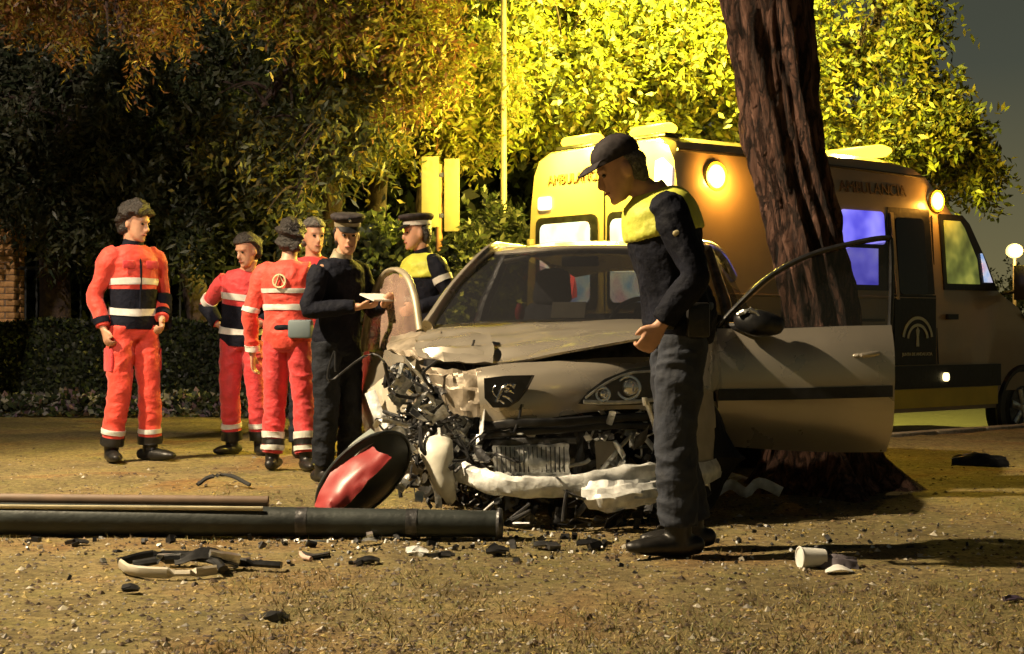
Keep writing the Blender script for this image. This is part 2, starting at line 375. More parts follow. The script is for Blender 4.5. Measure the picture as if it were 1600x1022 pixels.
# ------------------------------------------------------------------ foliage
def leaves(blobs, per, leaf=.09, width=.028, droop=.5, spr=.32, nl=11, nm=2, gap=-.14):
    """blobs: (center, radii, weight). Returns arrays of a leaf mesh built from many hanging sprigs."""
    V = []; MI = []
    for c, r, wt in blobs:
        n = int(per * wt)
        d = rng.normal(size=(n, 3)); d /= np.linalg.norm(d, axis=1)[:, None]
        rad = rng.uniform(.25, 1, n) ** .45
        # uneven outline
        lump = np.array([1 + .42 * noise.noise(Vector(q * 1.7 + np.array(c))) + .34 * noise.noise(Vector(q * 4.3)) for q in d])
        P = np.array(c) + d * (rad * lump)[:, None] * np.array(r)
        D = d * .6 + rng.normal(size=(n, 3)) * .5; D[:, 2] -= droop; D /= np.linalg.norm(D, axis=1)[:, None]
        keep = np.array([noise.noise(Vector(p * 1.6)) + .4 * noise.noise(Vector(p * 4)) > gap for p in P]); P, D = P[keep], D[keep]; n = len(P)
        L = rng.uniform(.6, 1.2, n) * spr
        for k in range(nl):
            tt = (k + .5) / nl
            B = P + D * (L * tt)[:, None]; B[:, 2] -= (tt ** 2) * L * .25
            s = rng.normal(size=(n, 3)); s -= (s * D).sum(1)[:, None] * D; s /= np.linalg.norm(s, axis=1)[:, None] + 1e-9
            ax = D * .55 + s; ax[:, 2] -= .25 * droop; ax /= np.linalg.norm(ax, axis=1)[:, None]
            nr = rng.normal(size=(n, 3)); sd = np.cross(ax, nr); sd /= np.linalg.norm(sd, axis=1)[:, None] + 1e-9
            ll = (leaf * rng.uniform(.6, 1.25, n))[:, None]; ww = (width * rng.uniform(.7, 1.3, n))[:, None]
            up = np.cross(sd, ax) * ll * .12
            V.append(np.stack([B, B + ax * ll * .45 + sd * ww * .5 + up, B + ax * ll, B + ax * ll * .45 - sd * ww * .5 + up], 1)); MI.append(rng.integers(0, nm, n))
    V = np.concatenate(V); MI = np.concatenate(MI); return V, MI
def leafobj(name, blobs, per, mats, parent=None, kind=None, **kw):
    V, MI = leaves(blobs, per, nm=len(mats), **kw); n = len(V)
    me = bpy.data.meshes.new(name); me.vertices.add(n * 4); me.vertices.foreach_set('co', V.reshape(-1).astype(np.float32))
    me.loops.add(n * 4); me.loops.foreach_set('vertex_index', np.arange(n * 4, dtype=np.int32))
    me.polygons.add(n); me.polygons.foreach_set('loop_start', np.arange(n, dtype=np.int32) * 4); me.polygons.foreach_set('loop_total', np.full(n, 4, np.int32))
    for m in mats: me.materials.append(m)
    me.polygons.foreach_set('material_index', MI.astype(np.int32)); me.update(calc_edges=True)
    o = bpy.data.objects.new(name, me); COL.objects.link(o)
    if parent: o.parent = parent; o.matrix_parent_inverse = Matrix.Translation(-parent.location)
    if kind: o['kind'] = kind
    return o
LF = dict(dark=leafmat('leaf_dark_green', (.028, .045, .022), (.055, .075, .032)), mid=leafmat('leaf_olive', (.05, .065, .03), (.10, .115, .05)),
          grey=leafmat('leaf_grey_green', (.07, .08, .05), (.15, .16, .10)),
          black=leafmat('leaf_deep_shade', (.010, .014, .009), (.020, .026, .014)), orange_lit=leafmat('leaf_orange_lit', (.13, .06, .022), (.22, .10, .04)), yel=leafmat('leaf_yellow_green', (.13, .16, .025), (.30, .30, .04), .5),
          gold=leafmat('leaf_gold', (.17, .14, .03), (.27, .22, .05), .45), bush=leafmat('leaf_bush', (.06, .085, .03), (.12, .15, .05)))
def tree(name, label, base, trunk, blobs, per, mats, bark='barkdark', group='trees behind the hedge', cat='tree', nb=5, **kw):
    root = empty(name, base, 0, label, cat, group)
    bx, by, bz = base
    t = MB(); t.loft([(p[0] - bx, p[1] - by, p[2] - bz) for p, r in trunk], [r for p, r in trunk], n=14, k=4); t.build('trunk', M[bark], root)
    tops = [Vector(p) for p, r in trunk]
    for i, (c, r, wt) in enumerate(blobs[:nb]):
        s = tops[min(len(tops) - 1, max(1, len(tops) - 1 - i % 3))]; e = Vector(c); m = (s + e) / 2 + Vector((0, 0, .2))
        br = MB(); o = Vector(base)
        br.loft([s - o, m - o, e - o], [trunk[-1][1] * .8, trunk[-1][1] * .5, .015], n=8, k=4)
        for q in range(7):
            d = Vector(rng.normal(size=3)); d.normalize(); f = e + Vector((d.x * r[0], d.y * r[1], d.z * r[2])) * .85; st = s.lerp(e, .55 + .4 * q / 7)
            br.loft([st - o, (st + f) / 2 - o + Vector((0, 0, .12)), f - o], [.022, .014, .005], n=5, k=3)
        br.build('branch', M[bark], root)
    leafobj('crown', blobs, per, mats, root, 'stuff', **kw)
    return root
def B(px, py, Y, rx, rz, ry=None, wt=1.): # blob given by picture position and its true distance; radii in pixels
    c = W(px, py, Y); k = Y / F
    return (tuple(c), (rx * k, ry if ry else rx * k * .7, rz * k), wt)
def T(px, Y, zs, r0, r1, dx=0):
    c = W(px, 505, Y); n = len(zs)
    return [((c.x + dx * i / (n - 1) + .05 * math.sin(i * 2.1), Y, z), r0 + (r1 - r0) * i / (n - 1)) for i, z in enumerate(zs)]

# left dark trees
tree('broadleaf_tree', 'dark green tree at the far left above the brick pillar', (W(70, 505, 17.6).x, 17.6, 0), T(70, 17.6, [0, 1, 2, 3, 4.2], .2, .12, .3),
     [B(30, 200, 16.6, 190, 130, wt=1.3), B(150, 60, 17, 210, 120, wt=1.2), B(-60, 20, 17.2, 200, 160, wt=.8), B(140, 285, 17, 150, 85, wt=.8)], 1500, [LF['dark'], LF['grey'], LF['grey']], nb=4, leaf=.11, width=.036, gap=.13, spr=.45, droop=.9)
tree('broadleaf_tree', 'dense dark tree with a forked trunk behind the first paramedic', (W(320, 505, 17.4).x, 17.4, 0), T(320, 17.4, [0, .9, 1.8, 2.8, 4], .17, .10, -.3),
     [B(300, 150, 16.2, 170, 150, wt=1.3), B(410, 60, 16.8, 170, 110), B(250, 280, 16.6, 110, 70, wt=.6), B(420, 260, 16.2, 95, 110, wt=.8), B(330, 330, 16.4, 60, 70, wt=.3)], 1500, [LF['dark'], LF['grey'], LF['mid']], nb=5, leaf=.11, width=.036, gap=.13, spr=.45, droop=.9)
tree('broadleaf_tree', 'olive leaved tree with drooping sprays above the group of paramedics', (W(520, 505, 15.4).x, 15.4, 0), T(505, 15.4, [0, 1, 2, 3, 4], .13, .08, .25),
     [B(520, 245, 14.2, 75, 95, wt=.55), B(460, 330, 14.0, 70, 65, wt=.35), B(480, 130, 14.6, 120, 100, wt=.7), B(400, 180, 14.8, 80, 90, wt=.45)], 1300, [LF['mid'], LF['grey'], LF['mid'], LF['gold']], nb=4, droop=1.0, leaf=.11, width=.034, gap=.13, spr=.5)
# twigs hanging in at the top; orange light painted into their leaf colour
tree('orange_lit_tree', 'tree with foliage painted as orange lit hanging in along the top left', (W(-160, 505, 12.6).x, 12.6, 0), [((W(-160, 505, 12.6).x, 12.6, 0), .16), ((-4.9, 12.5, 2), .14), ((-4.4, 12.4, 3.6), .11), ((-3.6, 12.3, 4.6), .08)],
     [B(110, -10, 12.3, 130, 50, wt=.4), B(260, -5, 12.4, 110, 48, wt=.3), B(-30, -50, 12.5, 160, 60, wt=.5), B(195, 50, 12.2, 40, 50, wt=.07), B(90, -70, 12.2, 160, 60, wt=.4)], 900, [LF['orange_lit'], LF['orange_lit'], LF['gold']], nb=5, droop=.7, leaf=.075, width=.020, spr=.3, gap=.0)
tree('orange_lit_tree', 'tree with drooping foliage painted as orange lit and yellow left of the tall lamp pole', (W(545, 505, 16.6).x, 16.6, 0), T(560, 16.4, [0, 1.2, 2.4, 3.4, 4.4], .12, .08, .5),
     [B(520, -10, 13.6, 110, 55, wt=.4), B(610, 40, 13.8, 85, 65, wt=.45), B(690, 55, 14, 65, 65, wt=.3), B(640, 150, 13.9, 45, 50, wt=.18), B(560, -60, 14, 180, 60, wt=.5)], 1700, [LF['orange_lit'], LF['gold'], LF['gold'], LF['yel']], nb=5, droop=.9, leaf=.09, width=.026, spr=.42, gap=.09)
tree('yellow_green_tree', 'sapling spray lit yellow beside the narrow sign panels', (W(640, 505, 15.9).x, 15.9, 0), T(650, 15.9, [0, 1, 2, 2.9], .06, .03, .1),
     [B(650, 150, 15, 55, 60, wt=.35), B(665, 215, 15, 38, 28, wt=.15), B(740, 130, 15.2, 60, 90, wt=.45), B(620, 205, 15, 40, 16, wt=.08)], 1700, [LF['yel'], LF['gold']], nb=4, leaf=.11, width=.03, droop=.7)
# bright tree over the ambulance
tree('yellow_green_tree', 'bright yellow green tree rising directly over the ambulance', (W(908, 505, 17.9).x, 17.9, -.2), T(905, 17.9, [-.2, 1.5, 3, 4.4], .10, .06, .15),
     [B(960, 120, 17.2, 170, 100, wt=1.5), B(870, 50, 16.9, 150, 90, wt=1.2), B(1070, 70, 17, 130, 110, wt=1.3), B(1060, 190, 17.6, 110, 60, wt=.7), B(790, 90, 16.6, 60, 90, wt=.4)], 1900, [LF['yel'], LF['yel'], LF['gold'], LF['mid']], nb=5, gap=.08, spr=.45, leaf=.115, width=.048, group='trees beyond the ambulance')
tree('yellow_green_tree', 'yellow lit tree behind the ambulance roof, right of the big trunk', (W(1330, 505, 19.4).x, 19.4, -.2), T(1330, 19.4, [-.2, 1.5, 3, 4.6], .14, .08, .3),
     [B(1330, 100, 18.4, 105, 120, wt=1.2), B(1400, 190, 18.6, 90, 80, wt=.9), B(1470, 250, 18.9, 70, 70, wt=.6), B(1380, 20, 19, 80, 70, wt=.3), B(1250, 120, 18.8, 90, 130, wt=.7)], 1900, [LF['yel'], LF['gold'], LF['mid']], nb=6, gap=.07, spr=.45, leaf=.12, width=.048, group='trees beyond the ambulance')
# big bark trunk
def big_trunk():
    st = [(1290, 772, 8.95, .36), (1285, 735, 9.02, .29), (1282, 680, 9.05, .245), (1287, 540, 9.1, .215), (1272, 430, 9.1, .212), (1250, 330, 9.1, .215), (1228, 230, 9.1, .222), (1212, 120, 9.1, .232), (1198, 0, 9.1, .252), (1185, -140, 9.1, .27), (1170, -420, 9.1, .30), (1160, -700, 9.2, .26)]
    pr = crs([(*W(a, b, Y), r) for a, b, Y, r in st], 10); vs = []; fs = []; n = 84; N = len(pr)
    for i, q in enumerate(pr):
        for j in range(n):
            a = 2 * math.pi * j / n; z = q[2]
            tw = a + z * .25
            cx, sy = math.cos(tw), math.sin(tw)
            rid = abs(noise.noise(Vector((cx * 4.6, sy * 4.6, z * .42 + .4 * noise.noise(Vector((z * 2, cx * 3, 0))))))) ; fine = abs(noise.noise(Vector((cx * 8, sy * 8, z * 1.7))))
            fl = 1 + .75 * max(0, .38 - z) * max(0, math.cos(a * 5 + 1)) * 2
            r = q[3] * fl * (1.02 - .0) + .12 * (rid - .2) + .05 * (fine - .2) + .012 * noise.noise(Vector((cx * 20, sy * 20, z * 9)))
            vs.append((q[0] + math.cos(a) * r, q[1] + math.sin(a) * r, z))
    for i in range(N - 1):
        for j in range(n): k = (j + 1) % n; fs.append((i * n + j, i * n + k, (i + 1) * n + k, (i + 1) * n + j))
    root = empty('big_tree', (W(1290, 505, 9).x, 9.0, 0), 0, 'thick ridged tree trunk standing between the wrecked car and the ambulance', 'tree')
    g = MB(); g._add(vs, fs); g.build('trunk', M['bark'], root, tf=Matrix.Translation(-root.location), ang=180)
    return root
big_trunk()

# far woods: one dark mass each behind everything
def wood(name, x0, x1, y, h, per, mats):
    bl = []
    x = x0
    while x < x1:
        hh = h * rng.uniform(.8, 1.15); bl.append(((x, y + rng.uniform(-1, 1), hh * .5), (2.2, 1.3, hh * .55), 1)); x += 1.9
    return leafobj(name, bl, per, mats, kind='stuff', leaf=.28, width=.13, spr=.7, nl=8)
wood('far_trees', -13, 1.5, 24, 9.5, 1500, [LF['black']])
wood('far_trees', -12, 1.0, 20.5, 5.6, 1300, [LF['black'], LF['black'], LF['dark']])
wood('far_trees', 0, 5, 30, 8.0, 800, [LF['dark'], LF['mid']])
wood('far_trees', 10, 40, 80, 3.6, 260, [LF['dark']])

# ------------------------------------------------------------------ hedge, shrub, flower bed, fence, pillar
hd = empty('clipped_hedge', (-5.4, 17.0, 0), 0, 'low clipped dark hedge running behind the paramedics', 'hedge')
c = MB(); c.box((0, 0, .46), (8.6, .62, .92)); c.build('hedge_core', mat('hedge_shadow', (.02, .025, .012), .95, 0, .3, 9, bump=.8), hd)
def boxleaf(n, x0, x1, y0, y1, z0, z1, leaf, width):
    X = rng.uniform(x0, x1, n); Y = rng.uniform(y0, y1, n); Z = rng.uniform(z0, z1, n); face = rng.integers(0, 3, n)
    Y = np.where(face < 2, y0 + rng.exponential(.03, n), Y); Z = np.where(face == 2, z1 - rng.exponential(.03, n) + .03 * np.sin(X * 5), Z)
    P = np.stack([X, Y, Z], 1); a = rng.normal(size=(n, 3)); a[:, 2] = abs(a[:, 2]); a /= np.linalg.norm(a, axis=1)[:, None]
    s = np.cross(a, rng.normal(size=(n, 3))); s /= np.linalg.norm(s, axis=1)[:, None]
    V = np.stack([P, P + a * leaf * .5 + s * width, P + a * leaf, P + a * leaf * .5 - s * width], 1); return V
def rawleaf(name, V, mats, parent=None, kind=None):
    n = len(V); g = MB(); g.v = [tuple(x) for x in V.reshape(-1, 3)]; g.f = [(4 * i, 4 * i + 1, 4 * i + 2, 4 * i + 3) for i in range(n)]; g.mi = list(rng.integers(0, len(mats), n))
    return g.build(name, mats, parent, smooth=False, kind=kind)
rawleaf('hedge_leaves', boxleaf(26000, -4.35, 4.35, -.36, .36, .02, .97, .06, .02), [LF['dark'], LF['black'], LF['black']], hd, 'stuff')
V = boxleaf(3400, -8.5, -1.4, 15.75, 16.5, .0, .20, .09, .03)
rawleaf('flower_bed', V, [LF['grey'], LF['dark'], mat('violet_leaf', (.12, .075, .10), .6), mat('pale_litter', (.22, .21, .19), .7), LF['dark'], LF['black']], kind='stuff')
sh = empty('leafy_shrub', (W(600, 505, 13.2).x, 13.2, 0), 0, 'green leafy shrub between the two capped police officers', 'shrub')
leafobj('foliage', [B(600, 400, 13.2, 62, 42, wt=.5), B(545, 450, 13.4, 50, 60, wt=.4), B(620, 470, 13.3, 70, 60, wt=.5), B(590, 560, 13.3, 90, 90, wt=.7)], 900, [LF['bush'], LF['bush'], LF['mid']], sh, 'stuff', leaf=.09, width=.05, droop=.0, spr=.22)
s = MB()
for q in range(6): s.loft([(rng.normal(0, .04), rng.normal(0, .04), 0), (rng.normal(0, .12), rng.normal(0, .1), .7), (rng.normal(0, .25), rng.normal(0, .12), 1.5)], [.02, .014, .006], n=6, k=3)
s.build('stem', M['barkdark'], sh)
for px, py, Y, rx, rz, lab in ((760, 400, 14.4, 60, 70, 'dark low bush behind the bonnet side of the lamp pole'), (700, 430, 15.2, 70, 60, 'dark bush beneath the narrow sign panels')):
    q = empty('dark_bush', (W(px, 505, Y).x, Y, 0), 0, lab, 'bush', 'dark bushes beside the lamp pole')
    leafobj('foliage', [B(px, py, Y, rx, rz, wt=.7), B(px - 10, py + 90, Y, rx * 1.1, rz, wt=.6)], 900, [LF['dark'], LF['mid'], LF['grey']], q, 'stuff', leaf=.09, width=.04, droop=.1, spr=.25)
    s = MB()
    for k in range(4): s.loft([(rng.normal(0, .04), 0, 0), (rng.normal(0, .1), .05, .5), (rng.normal(0, .2), 0, 1.2)], [.02, .014, .006], n=6, k=3)
    s.build('stem', M['barkdark'], q)
fe = empty('railing_fence', (-5.2, 18.1, 0), 0, 'black iron railing fence behind the hedge', 'fence')
M['iron'] = mat('black_iron', (.02, .022, .02), .5, .3, .3, 20)
bar = MB(); bar.box((0, 0, .88), (.022, .022, 1.76)); b0 = bar.build('bar', M['iron'], fe, smooth=False); b0.location.x = -4.3
for i in range(1, 68):
    q = b0.copy(); COL.objects.link(q); q.location.x = -4.3 + i * .13
for z in (.22, 1.62): r_ = MB(); r_.box((0, 0, z), (8.9, .03, .045)); r_.build('rail', M['iron'], fe, smooth=False)
pl = empty('gate_pillar', (W(2, 505, 18.2).x, 18.2, 0), 0, 'orange lit brick gate pillar at the far left edge', 'pillar')
M['brick'] = mat('ochre_brick', (.62, .34, .13), .85, 0, .25, 14, bump=.5, bscale=50); M['mortar'] = mat('mortar', (.25, .19, .13), .9, 0, .2, 20, bump=.3)
p = MB(); p.box((0, 0, 1.1), (.425, .425, 2.2)); p.build('pillar_core', M['mortar'], pl, smooth=False)
bk = MB(); bk.box((0, 0, 0), (.212, .105, .062)); b0 = bk.build('brick', M['brick'], pl, bevel=.005); b0.location = (-.115, -.18, .04); first = True
bk2 = MB(); bk2.box((0, 0, 0), (.105, .212, .062)); b1 = bk2.build('brick', M['brick'], pl, bevel=.005); b1.location = (-.18, .10, .04)
for i in range(30):
    for (xx, yy, src) in ((-.115, -.18, 0), (.115, -.18, 0), (.18, .0, 1), (.18, .1, 1), (-.18, 0, 1)) if i % 2 else ((-.18, -.127, 1), (0, -.18, 0), (.18, -.127, 1), (.18, .1, 1)):
        if xx == .0 and yy == 0: continue
        if yy == 0: continue
        q = (b1 if src else b0).copy(); COL.objects.link(q); q.location = (xx + rng.normal(0, .002), yy + rng.normal(0, .002), .04 + .073 * i)
cp = MB(); cp.box((0, 0, 2.24), (.56, .56, .09)); cp.loft([(0, 0, 2.28), (0, 0, 2.42)], [.3, .06], n=4); cp.build('cap_stone', M['kerb'], pl, bevel=.01)

# ------------------------------------------------------------------ poles, sign, street lamps
M['galv'] = mat('painted_steel_pole', (.34, .29, .20), .45, .3, .15, 10)
SOD = (1.0, .60, .16); YG = (1.0, .84, .22)
M['lampglow'] = mat('lamp_glass', (.9, .8, .5), .3, emit=(1, .72, .25), estr=25)
def street_lamp(base, h, arm, label, energy, col, r=.05, spot=150, group='street lamps', aim=None):
    root = empty('street_lamp', base, 0, label, 'street lamp', group)
    p = MB(); p.loft([(0, 0, 0), (0, 0, .5), (0, 0, .52), (0, 0, h)], [r * 1.7, r * 1.5, r, r * .7], n=14); p.build('post', M['galv'], root)
    a = Vector(arm); e = Vector((a.x, a.y, h + .25)); q = MB(); q.loft([(0, 0, h - .05), (a.x * .4, a.y * .4, h + .22), e], [r * .7, r * .6, r * .5], n=10, k=4); q.build('arm', M['galv'], root)
    d = Vector((a.x, a.y, 0)).normalized(); hd = MB(); hd.loft([e - d * .1, e + d * .1, e + d * .4, e + d * .6], [(.06, .04), (.13, .07), (.14, .07), (.05, .03)], side=(-d.y, d.x, 0), n=14, k=3); hd.build('lamp_head', M['galv'], root)
    ln = MB(); ln.sphere(e + d * .25 + Vector((0, 0, -.06)), (.11, .11, .035), 14, 6); ln.build('lamp_lens', M['lampglow'], root)
    lo = e + d * .25 + Vector((0, 0, -.16)); rot = None
    if aim is not None: rot = (Vector(aim) - (Vector(base) + lo)).to_track_quat('-Z', 'Y').to_euler()
    lamp('bulb', 'SPOT' if spot else 'POINT', lo, energy, col, root, .12, rot or (0, 0, 0), spot)
    return root
pb = W(787, 505, 14.9)
street_lamp((pb.x, 14.9, 0), 5.6, (2.0, -.7), 'slim pale lamp pole rising behind the bonnet of the car', 14000, (1, .86, .12), .034, 112, aim=(1.7, 17.6, 3.2))
street_lamp((-8.2, 6.6, 0), 7.0, (1.3, .0), 'tall lamp post out to the left of the paramedics', 9800, (1, .79, .50), .07, 76, aim=(-1.4, 7.2, 0))
street_lamp((-3.6, -2.4, 0), 7.4, (.6, 1.2), 'unseen fill lamp on a tall post added behind the viewpoint', 6500, (1, .82, .66), .07, 50, aim=(-6.0, 15, 2.8))  # added fill light for the left trees and hedge, out of view
for px, py, Y, lab, en in ((1585, 392, 62, 'distant glowing lamp low at the right edge of the picture', 60), (1503, 424, 74, 'distant glowing lamp seen through the ambulance cab window', 60)):
    p = W(px, py, Y); root = empty('street_lamp', (p.x, Y, -.2), 0, lab, 'street lamp', 'distant lamps down the road')
    q = MB(); q.loft([(0, 0, 0), (0, 0, p.z)], [.09, .06], n=8); q.build('post', M['galv'], root)
    q = MB(); q.sphere((0, 0, p.z + .2), (.34, .34, .30), 14, 9); q.build('lamp_globe', mat('globe_glow', (1, .9, .5), .4, emit=(1, .74, .22), estr=2.2), root)
    lamp('bulb', 'POINT', (0, -.6, p.z + .2), 900, SOD, root, .4)
M['signback'] = mat('yellow_grey_panel', (.30, .25, .12), .5, 0, .08, 14); M['wood'] = mat('orange_brown_post', (.40, .19, .08), .7, 0, .2, 12)
sg = empty('panel_sign', (W(686, 505, 14.3).x, 14.3, 0), 0, 'two narrow upright sign panels on an orange brown post', 'sign')
k = 14.3 / F
z0 = CAMH + (505 - 362) * k; z1 = CAMH + (505 - 248) * k
q = MB(); q.box(((672 - 686) * k, 0, (z0 + z1) / 2 + .03), (27 * k, .03, z1 - z0 - .02)); q.build('panel', M['signback'], sg, bevel=.006)
q = MB(); q.box(((706 - 686) * k, 0, (z0 + z1) / 2), (24 * k, .03, z1 - z0)); q.build('panel', M['signback'], sg, bevel=.006)
q = MB(); q.loft([(0, .03, 0), (0, .03, z1 - .05)], [.032, .032], n=12); q.build('post', M['wood'], sg)
for z in (z0 + .15, z1 - .15): q = MB(); q.box((0, .005, z), (58 * k, .02, .04)); q.build('bracket', M['steel'], sg)

# ------------------------------------------------------------------ ambulance
M['amb'] = mat('ambulance_paint', (.38, .30, .20), .35, 0, .05, 3, coat=.5)
M['ambyellow'] = mat('ambulance_yellow', (.72, .55, .06), .35, 0, .06, 5, coat=.4)
M['beacon'] = mat('beacon_glow', (.015, .008, .001), .8, emit=(1, .60, .03), estr=6.5); M['beacon'].node_tree.nodes['Principled BSDF'].inputs['Specular IOR Level'].default_value = .05
M['lampwhite'] = mat('amber_lamp_glow', (.5, .3, .1), .2, emit=(1, .80, .36), estr=3.2)
def glowmat(name, c1, c2, c3, st, sc=1.6):
    m = bpy.data.materials.new(name); m.use_nodes = True; t = m.node_tree; b = t.nodes['Principled BSDF']; b.inputs['Roughness'].default_value = .15
    g = t.nodes.new('ShaderNodeTexCoord'); n = t.nodes.new('ShaderNodeTexNoise'); n.inputs['Scale'].default_value = sc; n.inputs['Detail'].default_value = 2
    r = t.nodes.new('ShaderNodeValToRGB'); e = r.color_ramp.elements; e[0].color = (*c1, 1); e[0].position = .35; e[1].color = (*c3, 1); e[1].position = .66; q = e.new(.5); q.color = (*c2, 1)
    t.links.new(g.outputs['Object'], n.inputs[0]); t.links.new(n.outputs['Fac'], r.inputs[0]); t.links.new(r.outputs[0], b.inputs['Emission Color']); t.links.new(r.outputs[0], b.inputs['Base Color'])
    b.inputs['Emission Strength'].default_value = st; return m
M['winwhite'] = glowmat('lit_rear_window', (.22, .42, .85), (.60, .68, .90), (.62, .42, .62), .8, 4.5)
M['winblue'] = glowmat('lit_blue_window', (.10, .09, .75), (.22, .20, 1.0), (.35, .33, 1.0), 1.0, 3)
M['wingreen'] = mat('cab_window', (.05, .06, .02), .05, alpha=.45)
amb = empty('ambulance', (AO.x, AO.y, -.215), R(38), 'high roofed ambulance with lit amber beacons behind the big trunk', 'ambulance')
WD = 2.06
def section(x, zt, zb, y0, yr, ins=.10, shoulder=1.45):
    """closed outline at length x: zt roof, zb bottom"""
    h = zt - zb; half = [(y0, zb), (y0 - .015, zb + .25), (y0, min(shoulder, zt - .02)), (y0 + ins * .45, zb + h * .80), (y0 + ins * .8, zb + h * .92), (y0 + ins * 1.35, zb + h * .975), (y0 + ins * 2.6, zt - .006), (WD / 2, zt)]
    pts = [(x, y, z) for y, z in half] + [(x, WD - y, z) for y, z in half[-2::-1]]
    return pts
secs = [(0.0, 2.70, .38, .02, 0, .13), (.05, 2.73, .36, 0, 0, .12), (.4, 2.74, .36, 0, 0, .12), (1.6, 2.74, .36, 0, 0, .12), (2.8, 2.73, .36, 0, 0, .12), (3.15, 2.70, .36, 0, 0, .13), (3.40, 2.62, .36, 0, 0, .15),
        (3.62, 2.48, .36, 0, 0, .17), (3.80, 2.32, .36, .0, 0, .18), (4.05, 2.02, .36, .0, 0, .17), (4.35, 1.66, .36, .0, 0, .13), (4.60, 1.36, .36, .0, 0, .08), (4.72, 1.26, .36, .0, 0, .06), (5.1, 1.12, .36, .03, 0, .06), (5.4, .95, .36, .10, 0, .08), (5.52, .70, .40, .2, 0, .1)]
S_ = [section(*s_) for s_ in secs]; n = len(S_[0]); vs = [p for s_ in S_ for p in s_]; fs = []
for i in range(len(S_) - 1):
    for j in range(n): k = (j + 1) % n; fs.append((i * n + j, (i + 1) * n + j, (i + 1) * n + k, i * n + k))
fs += [tuple(range(n)), tuple((len(S_) - 1) * n + j for j in range(n))[::-1]]
g = MB(); g._add(vs, fs); g.build('body', M['amb'], amb, ang=35)
def sideplate(name, pts, m, thick=.012, off=.006, label=None, parent=amb, lift=None):
    """plate on the near side wall; pts (x,z)"""
    def yy(z): return (-.016 if z < 1.45 else (z - 1.45) / .71 * .054 if z < 2.16 else .054 + (z - 2.16) / .3 * .045)
    g = MB(); P = [(x, yy(z) - off - thick / 2, z) for x, z in pts]; n_ = len(P)
    g._add(P + [(x, y + thick, z) for x, y, z in P], [tuple(range(n_)), tuple(range(2 * n_ - 1, n_ - 1, -1))] + [(i, i + n_, (i + 1) % n_ + n_, (i + 1) % n_) for i in range(n_)])
    return g.build(name, m, parent, smooth=False, label=label)
def rrect(x0, z0, x1, z1, r=.06):
    o = []
    for cx, cz, a0 in ((x1 - r, z1 - r, 0), (x0 + r, z1 - r, 90), (x0 + r, z0 + r, 180), (x1 - r, z0 + r, 270)):
        for a in (0, 30, 60, 90): o.append((cx + r * math.cos(R(a0 + a)), cz + r * math.sin(R(a0 + a))))
    return o
# lower band, sill stripe, skirt
sideplate('rub_strip', [(.0, .58), (4.25, .58), (4.25, .79), (0, .79)], M['black'], .03, .012)
sideplate('sill_stripe', [(.02, .40), (4.22, .40), (4.22, .575), (.02, .575)], M['ambyellow'], .012, .006)
# side windows with frames
wf = sideplate('window_surround', rrect(1.30, 1.48, 2.62, 2.27), M['black'], .012, .006)
sideplate('window', rrect(1.97, 1.90, 2.56, 2.20, .04), M['winblue'], .01, .016, 'upper blue lit pane')
sideplate('window', [(2.03, 1.53), (2.42, 1.53), (2.45, 1.86), (1.98, 1.86)], M['winblue'], .01, .016, 'lower blue lit pane')
sideplate('window', rrect(1.36, 1.53, 1.9, 2.2, .04), M['darkglass'], .01, .016)
sideplate('door_panel', [(2.63, 1.455), (3.24, 1.455), (3.24, 2.25), (2.63, 2.25)], M['black'], .014, .012)
dp = sideplate('door_panel', [(2.63, .80), (3.24, .80), (3.24, 1.445), (2.63, 1.445)], M['black'], .014, .008, 'black panel with a pale double arch emblem')
sideplate('window', rrect(2.72, 1.45, 3.14, 2.16, .05), M['darkglass'], .01, .018)
sideplate('window_trim', [(2.66, 1.4), (2.70, 1.4), (2.70, 2.2), (2.66, 2.2)], M['galv'], .01, .018)
# emblem
M['logo'] = mat('emblem_print', (.62, .66, .50), .5)
def arc(r, wd, a0=20, a1=160, cx=2.96, cz=1.02, asp=1.0):
    g = MB(); n_ = 18
    V_ = []
    for i in range(n_ + 1):
        a = R(a0 + (a1 - a0) * i / n_)
        for rr in (r, r + wd): V_.append((cx + rr * math.cos(a) * asp, -.040, cz + rr * math.sin(a)))
    V_ += [(x, y + .004, z) for x, y, z in V_]; m_ = 2 * (n_ + 1); F_ = []
    for i in range(n_): F_ += [(2 * i, 2 * i + 1, 2 * i + 3, 2 * i + 2), (m_ + 2 * i, m_ + 2 * i + 2, m_ + 2 * i + 3, m_ + 2 * i + 1), (2 * i, 2 * i + 2, m_ + 2 * i + 2, m_ + 2 * i), (2 * i + 1, m_ + 2 * i + 1, m_ + 2 * i + 3, 2 * i + 3)]
    g._add(V_, F_); return g
for r_, w_ in ((.20, .028), (.135, .026)): arc(r_, w_, 10, 170).build('emblem_arch', M['logo'], amb, smooth=False)
g = MB(); g.prism([(2.94, -.038, .97), (2.98, -.038, .97), (2.975, -.038, 1.06), (2.985, -.038, 1.12), (2.96, -.038, 1.15), (2.935, -.038, 1.12), (2.945, -.038, 1.06)], (0, -1, 0), .004); g.build('emblem_figure', M['logo'], amb, smooth=False)
def text(body, size, m, parent, loc, rot, name='lettering', ext=.002):
    c = bpy.data.curves.new(name, 'FONT'); c.body = body; c.size = size; c.extrude = ext; c.align_x = 'CENTER'; c.materials.append(m)
    o = bpy.data.objects.new(name, c); COL.objects.link(o); o.parent = parent; o.location = loc; o.rotation_euler = rot
    bpy.context.view_layer.update(); me = bpy.data.meshes.new_from_object(o.evaluated_get(bpy.context.evaluated_depsgraph_get())); bpy.data.objects.remove(o)
    o = bpy.data.objects.new(name, me); COL.objects.link(o); o.parent = parent; o.location = loc; o.rotation_euler = rot; return o
